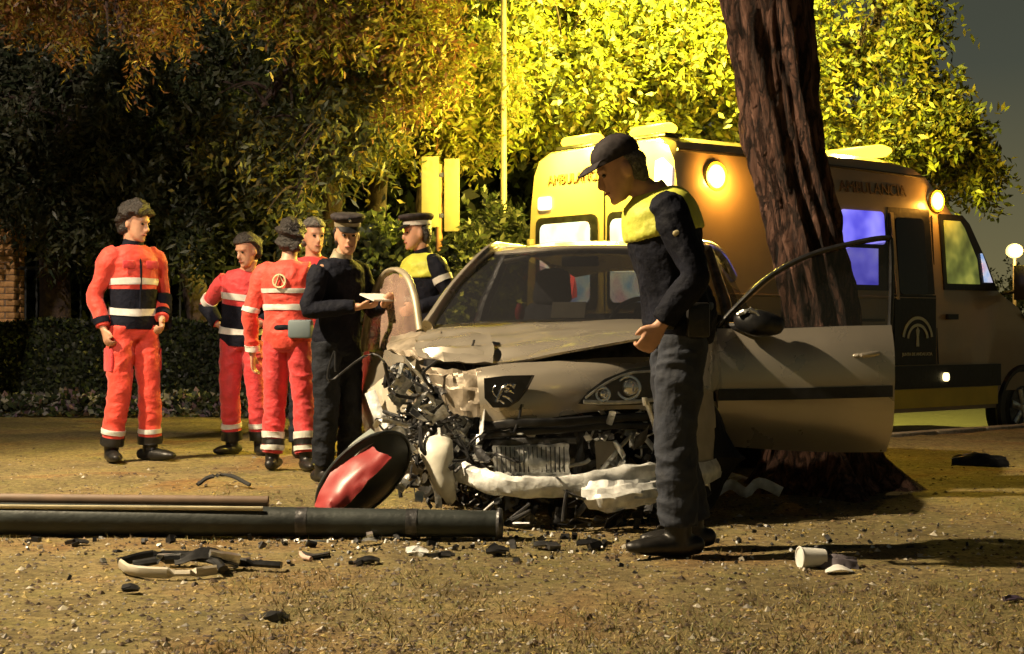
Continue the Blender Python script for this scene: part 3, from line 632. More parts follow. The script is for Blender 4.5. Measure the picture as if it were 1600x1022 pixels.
M['inkbrown'] = mat('brown_lettering', (.16, .09, .05), .5)
text('JUNTA DE ANDALUCIA', .042, M['logo'], amb, (2.95, -.040, .885), (R(90), 0, 0))
text('AMBULANCIA', .15, M['inkbrown'], amb, (2.45, .060, 2.36), (R(81.7), 0, 0), ext=.004)
text('AMBULANCIA', .12, M['inkbrown'], amb, (-.012, 1.35, 2.42), (R(90), 0, R(-90)), ext=.006)
# side emblem beside the roof lettering: small six armed star
g = MB()
for a in (0, 60, 120): g.box((1.72, .045, 2.44), (.17, .012, .045), Euler((R(-8), R(a), 0)))
g.build('star_of_life', mat('emblem_gold', (.62, .48, .18), .5), amb, smooth=False)
# cab door: shut lines, glass, handle
sideplate('door_seam', [(3.28, .80), (3.295, .80), (3.295, 2.2), (3.28, 2.2)], M['black'], .004, .006)
sideplate('window_surround', [(3.40, 1.50), (4.24, 1.50), (4.10, 1.78), (3.86, 2.14), (3.76, 2.22), (3.40, 2.22)], M['black'], .012, .006)
M['cabglow'] = glowmat('cab_window_painted_glow', (.10, .12, .03), (.20, .24, .05), (.45, .48, .09), .55, 4)  # glow of the distant lamps, put into the pane as emission
sideplate('window', [(3.45, 1.56), (3.95, 1.56), (3.93, 1.80), (3.76, 2.10), (3.70, 2.16), (3.45, 2.16)], M['cabglow'], .01, .018, 'cab window with a yellow green glow painted into the pane')
sideplate('window', [(4.03, 1.58), (4.16, 1.58), (4.02, 1.86), (4.00, 1.86)], M['winwhite'], .01, .018)
sideplate('door_handle', [(3.40, 1.22), (3.56, 1.22), (3.56, 1.27), (3.40, 1.27)], M['black'], .03, .02)
sideplate('marker_lamp', rrect(3.32, .64, 3.40, .72, .03), M['lampwhite'], .02, .04)
# windscreen
g = MB(); g.prism([(3.84, .30, 2.31), (3.84, 1.65, 2.31), (4.58, 1.80, 1.42), (4.58, .15, 1.42)], (.77, 0, .64), .01); g.build('windscreen', M['darkglass'], amb, smooth=False)
# mirror
g = MB(); g.box((4.42, -.20, 1.58), (.10, .20, .34)); g.loft([(4.36, .02, 1.48), (4.40, -.14, 1.5)], [.025, .02], n=8); g.build('mirror', M['black'], amb, bevel=.03)
g = MB(); g.loft([(4.62, -.02, 1.28), (4.8, -.015, 1.17), (4.95, .0, 1.14)], [.012, .012, .012], n=6); g.build('chrome_trim', M['chrome'], amb)
# wheels
def wheel(parent, c, axis, r=.34, w=.22, name='wheel'):
    c = Vector(c); ax = Vector(axis).normalized(); g = MB()
    st = [(-.5, .72), (-.5, .86), (-.42, .97), (-.25, 1.0), (.25, 1.0), (.42, .97), (.5, .86), (.5, .72)]
    g.loft([c + ax * (w * a) for a, b_ in st], [r * b_ for a, b_ in st], n=36); wh = g.build(name, M['rubber'], parent, ang=30)
    for i in range(36):
        pass
    g = MB(); g.loft([c - ax * (w * .52), c - ax * (w * .46), c - ax * (w * .2)], [r * .66, r * .63, r * .3], n=28); g.loft([c + ax * (w * .52), c + ax * (w * .46), c + ax * (w * .2)], [r * .66, r * .63, r * .3], n=28)
    g.build('rim', M['steel'], wh)
    g = MB(); x = ax.orthogonal().normalized(); y = ax.cross(x)
    for i in range(6):
        d = x * math.cos(i * 1.047) + y * math.sin(i * 1.047)
        for sgn in (-1, 1): g.loft([c + ax * (sgn * w * .53) + d * r * .12, c + ax * (sgn * w * .55) + d * r * .6], [(.03, .012), (.04, .012)], side=d.cross(ax), n=8)
    for sgn in (-1, 1): g.disc(c + ax * sgn * w * .56, ax, r * .16, .02, 14)
    g.build('spokes', M['alu'], wh); return wh
for x_ in (1.0, 4.66):
    wheel(amb, (x_, .10, .34), (0, 1, 0)); wheel(amb, (x_, WD - .10, .34), (0, 1, 0))
    g = MB(); g.ring((x_, -.012, .34), (0, 1, 0), .40, .035, 32, 6); g.disc((x_, .02, .36), (0, 1, 0), .39, .03, 30); g.build('wheel_arch', M['black'], amb)
# rear face
def rear(name, pts, m, thick=.012, off=.004, label=None):
    g = MB(); g.prism([(-off - thick, y, z) for y, z in pts], (-1, 0, 0), thick); return g.build(name, m, amb, smooth=False, label=label)
rear('window_surround', rrect(.22, 1.30, .93, 2.13, .07), M['black']); rear('window_surround', rrect(1.06, 1.30, 1.90, 2.13, .07), M['black'])
rear('window', rrect(.34, 1.36, .88, 2.07, .06), M['winwhite'], .01, .014, 'right rear window lit white from inside')
rear('window', rrect(1.15, 1.36, 1.83, 2.07, .06), M['winwhite'], .01, .014, 'left rear window lit white from inside')
rear('door_seam', [(.968, .6), (.982, .6), (.982, 2.5), (.968, 2.5)], M['black'], .004, .002)
M['redkit'] = mat('red_kit_glow', (.6, .05, .06), .6, emit=(.75, .12, .14), estr=.55)
g = MB(); g.sphere((-.030, 1.46, 1.78), (.012, .085, .10), 14, 8); g.loft([(-.030, 1.48, 1.72), (-.030, 1.48, 1.5), (-.030, 1.46, 1.38)], [(.012, .10), (.012, .17), (.012, .16)], side=(1, 0, 0), n=14, k=2); g.build('person_silhouette', M['redkit'], amb, label='red clad figure showing through the lit rear window')
g = MB()
for y_ in (1.84, .0): 
    for z_ in (1.25, 1.9): g.box((-.02, 1.97 if y_ else .06, z_), (.05, .05, .09))
g.build('hinge', M['galv'], amb, bevel=.008)
M['tailwhite'] = mat('rear_lamp_white', (1, 1, 1), .3, emit=(.95, .85, .9), estr=2.2)
rear('rear_lamp', [(.16, 2.10), (.30, 2.02), (.34, 2.30), (.32, 2.52), (.24, 2.54), (.14, 2.46)], M['tailwhite'], .02, .004, 'tall white lamp at the rear corner')
rear('rear_lamp', rrect(1.68, 2.20, 1.86, 2.32, .03), M['lampwhite'], .02, .004, 'small amber lamp above the left rear window')
rear('bumper', [(.0, .36), (WD, .36), (WD, .58), (0, .58)], M['black'], .12, .0)
for y0_ in (.03, WD - .15): rear('tail_light', rrect(y0_, .75, y0_ + .12, 1.25, .03), mat('tail_red', (.4, .02, .02), .2), .02, .003)
# beacons on the roof
for y_ in (.52, 1.43):
    g = MB(); g.loft([(.14, y_ - .24, 2.80), (.14, y_ - .20, 2.80), (.14, y_ + .20, 2.80), (.14, y_ + .24, 2.80)], [(.05, .03), (.08, .052), (.08, .052), (.05, .03)], side=(1, 0, 0), n=14); g.build('beacon', M['beacon'], amb, label='lit amber rear roof beacon')
    g = MB(); g.box((.14, y_, 2.745), (.2, .5, .03)); g.build('beacon_base', M['black'], amb, bevel=.006)
    lamp('bulb', 'POINT', (.14, y_, 2.98), 420, (1, .76, .10), amb, .06)
    lamp('bulb', 'POINT', (-.36, y_, 2.72), 210, (1, .74, .08), amb, .08)
g = MB(); g.loft([(3.0, .35, 2.82), (3.0, .42, 2.82), (3.0, 1.5, 2.82), (3.0, 1.58, 2.82)], [(.08, .035), (.13, .06), (.13, .06), (.08, .035)], side=(1, 0, 0), n=14); g.build('beacon', M['beacon'], amb, label='lit front roof light bar')
lamp('bulb', 'POINT', (3.0, .8, 3.05), 300, (1, .74, .12), amb, .08)
def roundlamp(x, z, r, e):
    g = MB(); y_ = .075; g.ring((x, y_ - .005, z), (0, 1, 0), r * 1.1, .02, 24, 6); g.build('lamp_rim', M['ambyellow'], amb)
    g = MB(); g.sphere((x, y_ - .015, z), (r, .035, r), 18, 8); g.build('side_lamp', M['lampwhite'], amb, label='round lit amber lamp high on the side')
    lamp('bulb', 'POINT', (x, y_ - .12, z), e, (1, .42, .05), amb, .05)
for z_, y_, nm_ in ((1.42, -.022, 'waist_moulding'), (2.60, .105, 'roof_gutter')):
    g = MB(); g.loft([(.02, y_, z_), (1.2, y_, z_), (3.25, y_, z_ - (.04 if z_ > 2 else 0))], [(.012, .010)] * 3, n=8); g.build(nm_, M['black'] if z_ > 2 else M['amb'], amb)
for x_ in (1.22, 2.60): sideplate('door_seam', [(x_, .80), (x_ + .012, .80), (x_ + .012, 1.445), (x_, 1.445)], M['black'], .006, .004); sideplate('door_seam', [(x_, 1.455), (x_ + .012, 1.455), (x_ + .012, 2.40), (x_, 2.40)], M['black'], .012, .010)
sideplate('door_rail', [(.6, 1.20), (2.5, 1.20), (2.5, 1.225), (.6, 1.225)], M['black'], .010, .006)
roundlamp(.42, 2.40, .10, 30); roundlamp(3.38, 2.34, .085, 16)

# ------------------------------------------------------------------ wrecked car
CR = R(-16); CN = Vector((-.06, 7.36, 0))
car = empty('wrecked_car', CN, CR, 'crushed champagne hatchback with both front doors open', 'car')
CI = (Matrix.Translation(CN) @ Matrix.Rotation(CR, 4, 'Z')).inverted()
def L(px, py, Y): return tuple(CI @ W(px, py, Y))
def crump(amp, fx=5, fy=4, seed=0, left=0.):
    def f(u, v, p):
        wgt = 1 if not left else max(0, 1 - u / left) ** .6
        a = abs(((u * fx + .35 * math.sin(v * 7 + seed)) % 1) - .5) * 2; b_ = abs(((v * fy + .5 * u + seed) % 1) - .5) * 2
        d = noise.noise(Vector((u * 6 + seed, v * 6, 1)))
        return p + Vector((.4 * d, -.6 * (a - .5) - .5 * d, .8 * (b_ - .5) * .7 + .6 * d)) * amp * wgt
    return f
P_ = M['paint']
# bonnet, buckled upwards at its front edge
rows = [[L(676, 512, 8.62), L(770, 505, 8.47), L(870, 502, 8.34), L(985, 502, 8.18), L(1095, 506, 8.02)],
        [L(664, 530, 8.22), L(765, 522, 8.12), L(870, 516, 8.03), L(992, 510, 7.93), L(1092, 510, 7.85)],
        [L(652, 552, 7.92), L(755, 548, 7.80), L(868, 536, 7.74), L(996, 521, 7.70), L(1090, 514, 7.75)],
        [L(660, 562, 7.74), L(768, 572, 7.56), L(865, 556, 7.52), L(996, 533, 7.55), L(1088, 520, 7.68)]]
g = MB(); g.grid(rows, 8, 7, .012, crump(.034, 5, 4, 1, .62)); g.build('bonnet', P_, car, ang=28)
# folded bonnet corner lit gold
g = MB(); g.grid([[L(655, 528, 8.0), L(700, 520, 7.95), L(765, 519, 7.86)], [L(648, 545, 7.8), L(700, 542, 7.72), L(772, 545, 7.66)], [L(660, 562, 7.66), L(705, 566, 7.58), L(770, 566, 7.52)]], 5, 5, .004, crump(.022, 3, 3, 4)); g.build('bonnet_fold', P_, car, ang=20)
# crumpled grey leading corner hanging down
g = MB(); g.grid([[L(655, 572, 7.62), L(700, 578, 7.53), L(752, 576, 7.48)], [L(680, 600, 7.56), L(712, 606, 7.45), L(752, 610, 7.42)], [L(700, 640, 7.52), L(722, 650, 7.42), L(750, 650, 7.40)]], 7, 7, .004, crump(.026, 3, 3, 2)); g.build('torn_front_panel', M['dirty_paint'], car, ang=20)
# nose panel
rows = [[L(745, 578, 7.52), L(800, 570, 7.50), L(880, 566, 7.53), L(960, 560, 7.60), L(1040, 560, 7.72), L(1092, 562, 7.88)],
        [L(746, 590, 7.44), L(800, 588, 7.40), L(880, 584, 7.43), L(960, 580, 7.52), L(1040, 580, 7.66), L(1096, 584, 7.86)],
        [L(749, 620, 7.40), L(800, 620, 7.36), L(880, 616, 7.38), L(960, 612, 7.46), L(1040, 612, 7.62), L(1098, 616, 7.84)],
        [L(753, 656, 7.40), L(800, 660, 7.36), L(880, 650, 7.38), L(948, 640, 7.45), L(1040, 640, 7.60), L(1100, 646, 7.84)]]
g = MB(); g.grid(rows, 6, 5, .008, crump(.004, 4, 3, 3)); g.build('nose_panel', P_, car)
# badge recess and emblem
g = MB(); q = [L(a, b_, 7.325) for a, b_ in ((756, 591), (790, 587), (832, 586), (822, 606), (808, 626), (792, 636), (770, 637), (757, 622))]; nn = Vector((-.1, -1, .1)); g.prism(q, nn, .03); g.build('badge_recess', M['black'], car, smooth=False)
g = MB(); g.ring(L(793, 612, 7.33), (0, -1, 0), .001, .001, 6, 4)
em = MB()
for pts, r_ in (([(776, 628), (780, 617), (786, 606), (794, 600), (800, 603)], .008), ([(800, 603), (806, 600), (802, 607)], .006), ([(788, 612), (797, 611), (803, 615)], .006), ([(786, 618), (795, 622), (801, 628)], .007), ([(778, 622), (772, 616), (770, 608), (774, 603)], .004), ([(781, 625), (788, 630)], .006), ([(788, 605), (796, 608)], .007)):
    em.loft([L(a, b_, 7.285) for a, b_ in pts], [r_] * len(pts), n=8, k=2)
em.build('lion_emblem', M['chrome'], car)
# right headlight
hp = [(903, 631), (918, 612), (945, 592), (985, 576), (1030, 570), (1078, 576), (1086, 600), (1080, 622), (1040, 631), (985, 633), (940, 634)]
def hl(a, b_, off=0): return L(a, b_, 7.31 + (a - 900) / 200 * .34 + off)
hh = MB(); hh.prism([hl(a, b_, -.02) for a, b_ in hp], (0, -1, 0), .06); hd_ = hh.build('headlight', M['black'], car, smooth=False, label='intact swept back headlight')
for a, b_, r_ in ((1040, 602, .066), (982, 606, .056), (942, 616, .032)):
    g = MB(); c_ = Vector(hl(a, b_, -.055)); g.ring(c_, (0, -1, .1), r_, .007, 24, 6); g.sphere(c_ + Vector((0, .02, 0)), (r_ * .8, .02, r_ * .8), 14, 7); g.build('reflector', M['chrome'], hd_)
g = MB()
g.loft([hl(912, 628, -.045), hl(950, 629, -.045), hl(1000, 627, -.045), hl(1070, 618, -.045)], [(.010, .003)] * 4, side=(0, 0, 1), n=8, k=3); g.loft([hl(915, 622, -.045), hl(945, 600, -.045), hl(990, 582, -.045), hl(1070, 580, -.045)], [(.006, .003)] * 4, side=(0, 0, 1), n=8, k=3)
g.build('reflector_ribs', M['alu'], hd_)
g = MB(); g.prism([hl(a, b_, -.115) for a, b_ in hp], (0, -1, 0), .004); g.build('headlight_glass', M['lens'], hd_, smooth=False)
# right fender, bumper corner, wheel
rows = [[L(1088, 514, 7.80), L(1104, 512, 7.98), L(1116, 514, 8.30)], [L(1094, 560, 7.78), L(1112, 560, 7.95), L(1124, 560, 8.32)], [L(1092, 612, 7.68), L(1112, 612, 7.86), L(1126, 606, 8.3)]]
g = MB(); g.grid(rows, 5, 5, .006); g.build('fender', P_, car)
g = MB(); g.grid([[L(1072, 612, 7.60), L(1092, 606, 7.66), L(1112, 612, 7.80)], [L(1070, 660, 7.52), L(1092, 660, 7.60), L(1116, 660, 7.74)], [L(1072, 722, 7.48), L(1096, 722, 7.56), L(1120, 716, 7.72)]], 6, 5, .008, crump(.012, 3, 3, 5)); g.build('bumper_corner', M['beige'], car, ang=25, label='pale bent bumper corner')
g = MB(); g.grid([[L(1072, 722, 7.45), L(1096, 724, 7.54), L(1124, 714, 7.72)], [L(1076, 740, 7.40), L(1100, 742, 7.50), L(1126, 732, 7.70)], [L(1078, 756, 7.46), L(1100, 756, 7.54), L(1124, 744, 7.72)]], 5, 4, .01); g.build('bumper_lip', M['foamwhite'], car)
wheel(car, (.80, .62, .30), (.94, -.34, 0), .30, .19)
wh = wheel(car, (-.62, .86, .31), (.80, .60, .12), .30, .19)
for u_ in (-.80, .80): wheel(car, (u_, 3.30, .31), (1, 0, 0), .31, .19)
# windscreen, roof, pillars
ws = [[(-.68, 1.03, .965), (-.34, .93, .975), (0, .90, .98), (.34, .93, .975), (.68, 1.03, .965)], [(-.63, 1.40, 1.20), (-.31, 1.33, 1.21), (0, 1.31, 1.215), (.31, 1.33, 1.21), (.63, 1.40, 1.20)], [(-.55, 1.76, 1.395), (-.27, 1.71, 1.415), (0, 1.69, 1.42), (.27, 1.71, 1.415), (.55, 1.76, 1.395)]]
g = MB(); g.grid(ws, 4, 5, .005); g.build('windscreen', M['glass'], car)
rf = [[(-.56, 1.75, 1.395), (-.28, 1.69, 1.42), (0, 1.67, 1.425), (.28, 1.69, 1.42), (.56, 1.75, 1.395)], [(-.60, 2.3, 1.44), (-.3, 2.3, 1.475), (0, 2.3, 1.48), (.3, 2.3, 1.475), (.60, 2.3, 1.44)], [(-.58, 3.1, 1.42), (-.3, 3.1, 1.455), (0, 3.1, 1.46), (.3, 3.1, 1.455), (.58, 3.1, 1.42)], [(-.54, 3.75, 1.33), (-.3, 3.78, 1.37), (0, 3.8, 1.375), (.3, 3.78, 1.37), (.54, 3.75, 1.33)]]
g = MB(); g.grid(rf, 4, 5, .03); g.build('roof', P_, car)
g = MB(); g.loft([L(788, 409, 9.15), L(860, 396, 9.08), L(940, 392, 9.0), L(1040, 397, 8.92)], [.016] * 4, n=10, k=4); g.build('roof_edge_trim', P_, car)
for sgn in (-1, 1):
    g = MB(); g.loft([(sgn * .72, 1.02, .95), (sgn * .67, 1.38, 1.19), (sgn * .585, 1.76, 1.40), (sgn * .63, 2.3, 1.445), (sgn * .61, 3.1, 1.43), (sgn * .60, 3.7, 1.30)], [(.035, .045), (.03, .04), (.028, .04), (.026, .035), (.026, .035), (.04, .05)], n=10, k=5); g.build('pillar', P_, car)
    g = MB(); g.loft([(sgn * .80, 2.22, .30), (sgn * .80, 2.22, .92), (sgn * .64, 2.35, 1.43)], [(.045, .05), (.04, .05), (.03, .04)], n=10, k=3); g.build('pillar', M['steel'], car)
    g = MB(); g.loft([(sgn * .71, 1.07, .94), (sgn * .66, 1.43, 1.18), (sgn * .60, 1.80, 1.39)], [.012] * 3, n=8, k=4); g.build('seal', M['black'], car)
    # rear side panel and rear door
    rw = [[(sgn * .84, 2.25, .26), (sgn * .85, 2.9, .26), (sgn * .84, 3.6, .3), (sgn * .76, 4.1, .4)], [(sgn * .86, 2.25, .6), (sgn * .87, 2.9, .62), (sgn * .86, 3.6, .64), (sgn * .77, 4.15, .66)], [(sgn * .81, 2.25, .93), (sgn * .81, 2.9, .95), (sgn * .79, 3.6, .98), (sgn * .70, 4.05, 1.0)]]
    g = MB(); g.grid(rw, 3, 4, .02 * sgn); g.build('side_panel', P_, car)
    g = MB(); g._add([(sgn * .80, 2.28, .94), (sgn * .79, 3.55, .98), (sgn * .60, 3.65, 1.32), (sgn * .63, 2.36, 1.41)], [(0, 1, 2, 3)]); g.build('side_glass', M['glass'], car)
g = MB(); g.grid([[(-.72, 4.12, .35), (0, 4.2, .35), (.72, 4.12, .35)], [(-.74, 4.15, .7), (0, 4.22, .7), (.74, 4.15, .7)], [(-.69, 4.02, 1.0), (0, 4.1, 1.0), (.69, 4.02, 1.0)]], 3, 3, .02); g.build('tailgate', P_, car)
g = MB(); g._add([(-.66, 4.02, 1.0), (.66, 4.02, 1.0), (.54, 3.78, 1.34), (-.54, 3.78, 1.34)], [(0, 1, 2, 3)]); g.build('rear_glass', M['glass'], car)
g = MB(); g.box((0, 2.6, .28), (1.6, 3.2, .06)); g.box((0, 1.12, .62), (1.5, .06, .64)); g.build('floor_pan', M['steel'], car)
g = MB(); g.grid([[(-.70, 1.02, .93), (0, .93, .95), (.70, 1.02, .93)], [(-.68, 1.3, .95), (0, 1.25, .97), (.68, 1.3, .95)], [(-.68, 1.46, .80), (0, 1.42, .82), (.68, 1.46, .80)]], 4, 4, .02); g.build('dashboard', M['seat'], car)
g = MB(); g.box((.0, 3.0, .55), (1.3, .5, .16)); g.loft([(0, 3.28, .62), (0, 3.42, 1.02)], [(.62, .08), (.60, .06)], n=14); g.build('rear_bench', M['seat'], car)
for u_ in (-.36, .36):
    g = MB(); g.loft([(u_, 2.25, .50), (u_, 1.80, .52)], [(.25, .09), (.24, .08)], n=14, round_=True); g.loft([(u_, 2.25, .55), (u_, 2.30, .8), (u_, 2.42, 1.06)], [(.24, .08), (.24, .08), (.19, .06)], n=14, k=3, round_=True); st_ = g.build('seat', M['seat'], car)
    g = MB(); g.loft([(u_, 2.40, 1.12), (u_, 2.42, 1.28)], [(.13, .05), (.11, .045)], n=14, round_=True); g.build('headrest', M['seat'], st_)
g = MB(); g.ring((.36, 1.62, .95), (0, -.9, .45), .18, .016, 28, 8); g.box((.36, 1.60, .95), (.30, .03, .05)); g.build('steering_wheel', M['black'], car)
g = MB(); g.box((0, 1.66, 1.33), (.22, .03, .06)); g.build('inside_mirror', M['black'], car, bevel=.01)
g = MB(); c_ = L(812, 488, 8.75); g.loft([Vector(c_) + Vector((0, 0, -.055)), c_, Vector(c_) + Vector((0, 0, .05))], [.016, .03, .014], n=10, k=3); g.build('red_air_freshener', mat('red_tag', (.7, .05, .06), .5, emit=(.6, .05, .05), estr=0), car)
g = MB(); g.grid([[(-.1, 1.36, 1.0), (.1, 1.34, 1.0)], [(-.1, 1.40, 1.09), (.1, 1.38, 1.09)]], 2, 2, .01); g.build('sun_bleached_card', M['beige'], car)

# right front door, swung wide open
dh = Vector((1.10, 8.43, 0)); dE = W(1390, 505, 8.53)
rd_ = MB(); 
def D(px, py, off=0): Y = 8.43 + (px - 1113) / 277 * .10 + off; return L(px, py, Y)
rows = [[D(1118, 518, .01), D(1180, 519, .0), D(1250, 517), D(1320, 514), D(1388, 512, .01)], [D(1116, 560, -.04), D(1180, 560, -.05), D(1250, 558, -.05), D(1320, 556, -.05), D(1392, 552, -.03)],
        [D(1118, 612, -.05), D(1180, 612, -.06), D(1250, 610, -.06), D(1320, 608, -.06), D(1392, 606, -.04)], [D(1122, 655, -.02), D(1180, 658, -.03), D(1250, 660, -.03), D(1320, 662, -.03), D(1390, 664, -.02)],
        [D(1128, 690, .03), D(1180, 694, .03), D(1250, 698, .03), D(1320, 700, .03), D(1380, 700, .03)]]
g = MB(); g.grid(rows, 5, 5, .05); dr = g.build('right_door', P_, car)
g = MB(); g.grid([[D(1122, 608, -.105), D(1250, 606, -.115), D(1393, 602, -.10)], [D(1122, 626, -.105), D(1250, 624, -.115), D(1393, 620, -.10)]], 8, 2, .02); g.build('rub_strip', M['black'], dr)
g = MB(); g.loft([D(1120, 545, -.052), D(1250, 541, -.062), D(1391, 536, -.045)], [(.010, .006)] * 3, side=(0, 0, 1), n=8, k=3); g.build('pressed_crease', P_, dr)
g = MB(); g.loft([D(1118, 516, -.02), D(1250, 514, -.03), D(1391, 510, -.02)], [.009] * 3, n=8, k=3); g.build('window_seal', M['black'], dr)
g = MB(); g.loft([D(1335, 556, -.095), D(1352, 555, -.11), D(1372, 552, -.085)], [(.012, .014)] * 3, n=10, k=3, round_=True); g.build('door_handle', P_, dr)
g = MB(); g.loft([D(1116, 518), D(1148, 482), D(1200, 434), D(1262, 400), D(1330, 381), D(1384, 372), D(1392, 384), D(1393, 440), D(1391, 514)], [(.022, .016)] * 9, side=(0, 1, 0), n=10, k=6); g.build('window_frame', M['black'], dr)
g = MB(); q = [D(1122, 515), D(1155, 482), D(1205, 438), D(1265, 405), D(1330, 386), D(1386, 378), D(1388, 512)]; g._add(q, [tuple(range(7))]); g.build('door_glass', M['glass'], dr, smooth=False)
g = MB(); g.loft([D(1160, 500, -.12), D(1185, 505, -.16), D(1212, 508, -.14)], [(.06, .05), (.075, .06), (.055, .05)], side=(0, 0, 1), n=14, k=3, round_=True); g.loft([D(1140, 512), D(1170, 508, -.10)], [.03, .025], n=8); mr = g.build('wing_mirror', M['black'], dr)
g = MB(); g.loft([D(1152, 492, -.17), D(1172, 484, -.19), D(1188, 496, -.20)], [.012, .016, .01], n=8, k=2); g.build('mirror_shell', M['alu'], mr)

# left front door, half open and bent
def E_(px, py, t): return L(px, py, 8.75 + t * .75)
rows = [[E_(652, 548, 0), E_(620, 546, .35), E_(590, 547, .7), E_(568, 549, 1)], [E_(648, 580, 0), E_(615, 575, .3), E_(582, 580, .72), E_(562, 590, 1)], [E_(650, 625, 0), E_(612, 618, .3), E_(578, 622, .72), E_(561, 634, 1)], [E_(650, 672, 0), E_(618, 670, .35), E_(590, 676, .72), E_(572, 682, 1)]]
g = MB(); g.grid(rows, 6, 6, .05, crump(.03, 2.4, 2.2, 6)); dl = g.build('left_door', P_, car, ang=30, label='bent left front door, half open')
g = MB(); g.loft([E_(568, 550, 1), E_(572, 510, 1), E_(584, 462, .9), E_(600, 430, .72), E_(618, 421, .52), E_(636, 432, .3), E_(648, 465, .14), E_(656, 516, 0)], [(.022, .015)] * 8, n=10, k=6); g.build('window_frame', M['galv'], dl)
g = MB(); q = [E_(570, 548, 1), E_(574, 510, 1), E_(586, 464, .9), E_(601, 434, .72), E_(618, 426, .52), E_(634, 436, .3), E_(645, 466, .14), E_(652, 540, 0)]; g._add(q, [tuple(range(8))]); g.build('door_glass', mat('glass_painted_reflection', (.40, .27, .22), .12, 0, .3, 4, alpha=.55), dl, smooth=False)  # pinkish reflection painted into the colour of the glass
g = MB(); g.sphere(E_(620, 540, .1), (.05, .04, .05), 12, 8); g.loft([E_(640, 545, 0), E_(620, 542, .08)], [.02, .02], n=8); g.build('wing_mirror', M['black'], dl)
# torn left fender pieces
g = MB(); g.grid([[L(612, 528, 8.5), L(650, 520, 8.35), L(690, 515, 8.3)], [L(606, 545, 8.2), L(650, 540, 8.05), L(688, 536, 8.0)], [L(640, 560, 8.0), L(662, 562, 7.9), L(700, 556, 7.85)]], 5, 5, .004, crump(.03, 3, 3, 9)); g.build('torn_fender', M['dirty_paint'], car, ang=20)
g = MB(); g.grid([[L(575, 612, 8.15), L(600, 590, 8.1), L(622, 580, 8.0)], [L(590, 655, 8.05), L(604, 630, 8.0), L(628, 612, 7.95)], [L(600, 700, 8.0), L(612, 668, 7.95), L(640, 640, 7.9)]], 5, 5, .004, crump(.02, 3, 3, 12)); g.build('torn_fender', M['beige'], car, ang=20)
g = MB(); g.loft([L(578, 612, 8.0), L(590, 645, 7.95), L(606, 672, 7.9), L(606, 704, 7.85)], [(.03, .008)] * 4, n=8, k=5); g.build('bent_fender_edge', M['foamwhite'], car)
g = MB(); g.grid([[L(600, 672, 7.85), L(618, 662, 7.8), L(640, 668, 7.8)], [L(596, 690, 7.8), L(618, 684, 7.74), L(642, 690, 7.76)], [L(594, 712, 7.8), L(616, 706, 7.74), L(640, 712, 7.76)]], 4, 4, .004, crump(.012, 3, 2, 3)); g.build('torn_liner', M['alu'], car, ang=20)

# front wreckage
g = MB(); g.loft([L(702, 730, 7.42), L(735, 742, 7.32), L(775, 756, 7.22), L(830, 762, 7.18), L(900, 758, 7.2), L(945, 752, 7.24), L(1000, 745, 7.3), L(1050, 742, 7.42)], [(.045, .02), (.05, .026), (.055, .03), (.05, .03), (.05, .03), (.06, .03), (.06, .03), (.05, .02)], side=(0, 0, 1), n=12, k=7)
g.build('crash_beam', M['foamwhite'], car, wr=.009)
g = MB(); g.grid([[L(908, 756, 7.2), L(950, 752, 7.18), L(990, 750, 7.22), L(1040, 748, 7.36)], [L(910, 778, 7.12), L(950, 776, 7.10), L(1000, 772, 7.14), L(1044, 766, 7.3)], [L(922, 796, 7.14), L(960, 800, 7.12), L(1005, 788, 7.16), L(1040, 780, 7.3)]], 8, 5, .006, crump(.02, 5, 3, 7)); g.build('crumpled_undertray', M['foamwhite'], car, ang=20)
g = MB(); g.grid([[L(772, 696, 7.4), L(830, 698, 7.36), L(888, 694, 7.38)], [L(774, 716, 7.4), L(830, 720, 7.34), L(888, 716, 7.36)], [L(776, 738, 7.4), L(830, 742, 7.34), L(888, 738, 7.36)]], 8, 6, .03, crump(.006, 10, 6, 1)); rdt = g.build('radiator', M['alu'], car)
g = MB()
for i in range(16): x0_ = 776 + i * 7; g.loft([L(x0_, 698, 7.32), L(x0_ + 1, 738, 7.31)], [.003, .003], n=5)
g.build('radiator_fin', M['steel'], rdt)
for pts, nm, m_, r_ in (([(755, 668, 7.40), (800, 662, 7.3), (870, 660, 7.28), (940, 655, 7.35), (1030, 650, 7.5)], 'grille_bar', 'black', .022), ([(750, 684, 7.42), (800, 676, 7.32), (870, 672, 7.30), (960, 665, 7.38), (1040, 668, 7.5)], 'grille_bar', 'black', .018),
    ([(770, 692, 7.4), (830, 690, 7.36), (900, 688, 7.38)], 'radiator_support', 'steel', .02), ([(768, 742, 7.36), (830, 746, 7.32), (892, 742, 7.34)], 'radiator_support', 'alu', .016), ([(902, 668, 7.5), (908, 700, 7.46), (900, 745, 7.42)], 'bracket', 'steel', .03), ([(960, 690, 7.4), (975, 720, 7.36), (948, 752, 7.34)], 'bracket', 'alu', .016),
    ([(985, 680, 7.45), (960, 710, 7.4), (936, 740, 7.38)], 'bracket', 'alu', .012), ([(890, 750, 7.2), (884, 780, 7.16), (880, 815, 7.14)], 'bracket', 'steel', .015)):
    g = MB(); g.loft([L(*p) for p in pts], [(r_, r_ * .6)] * len(pts), side=(0, 0, 1), n=8, k=4); g.build(nm, M[m_], car)
g = MB(); g.grid([[L(930, 690, 7.5), L(956, 690, 7.46), L(970, 694, 7.46)], [L(932, 716, 7.48), L(950, 716, 7.44), L(962, 718, 7.44)], [L(934, 745, 7.46), L(944, 745, 7.44), L(950, 746, 7.44)]], 4, 4, .006); g.build('headlight_bracket', M['beige'], car)
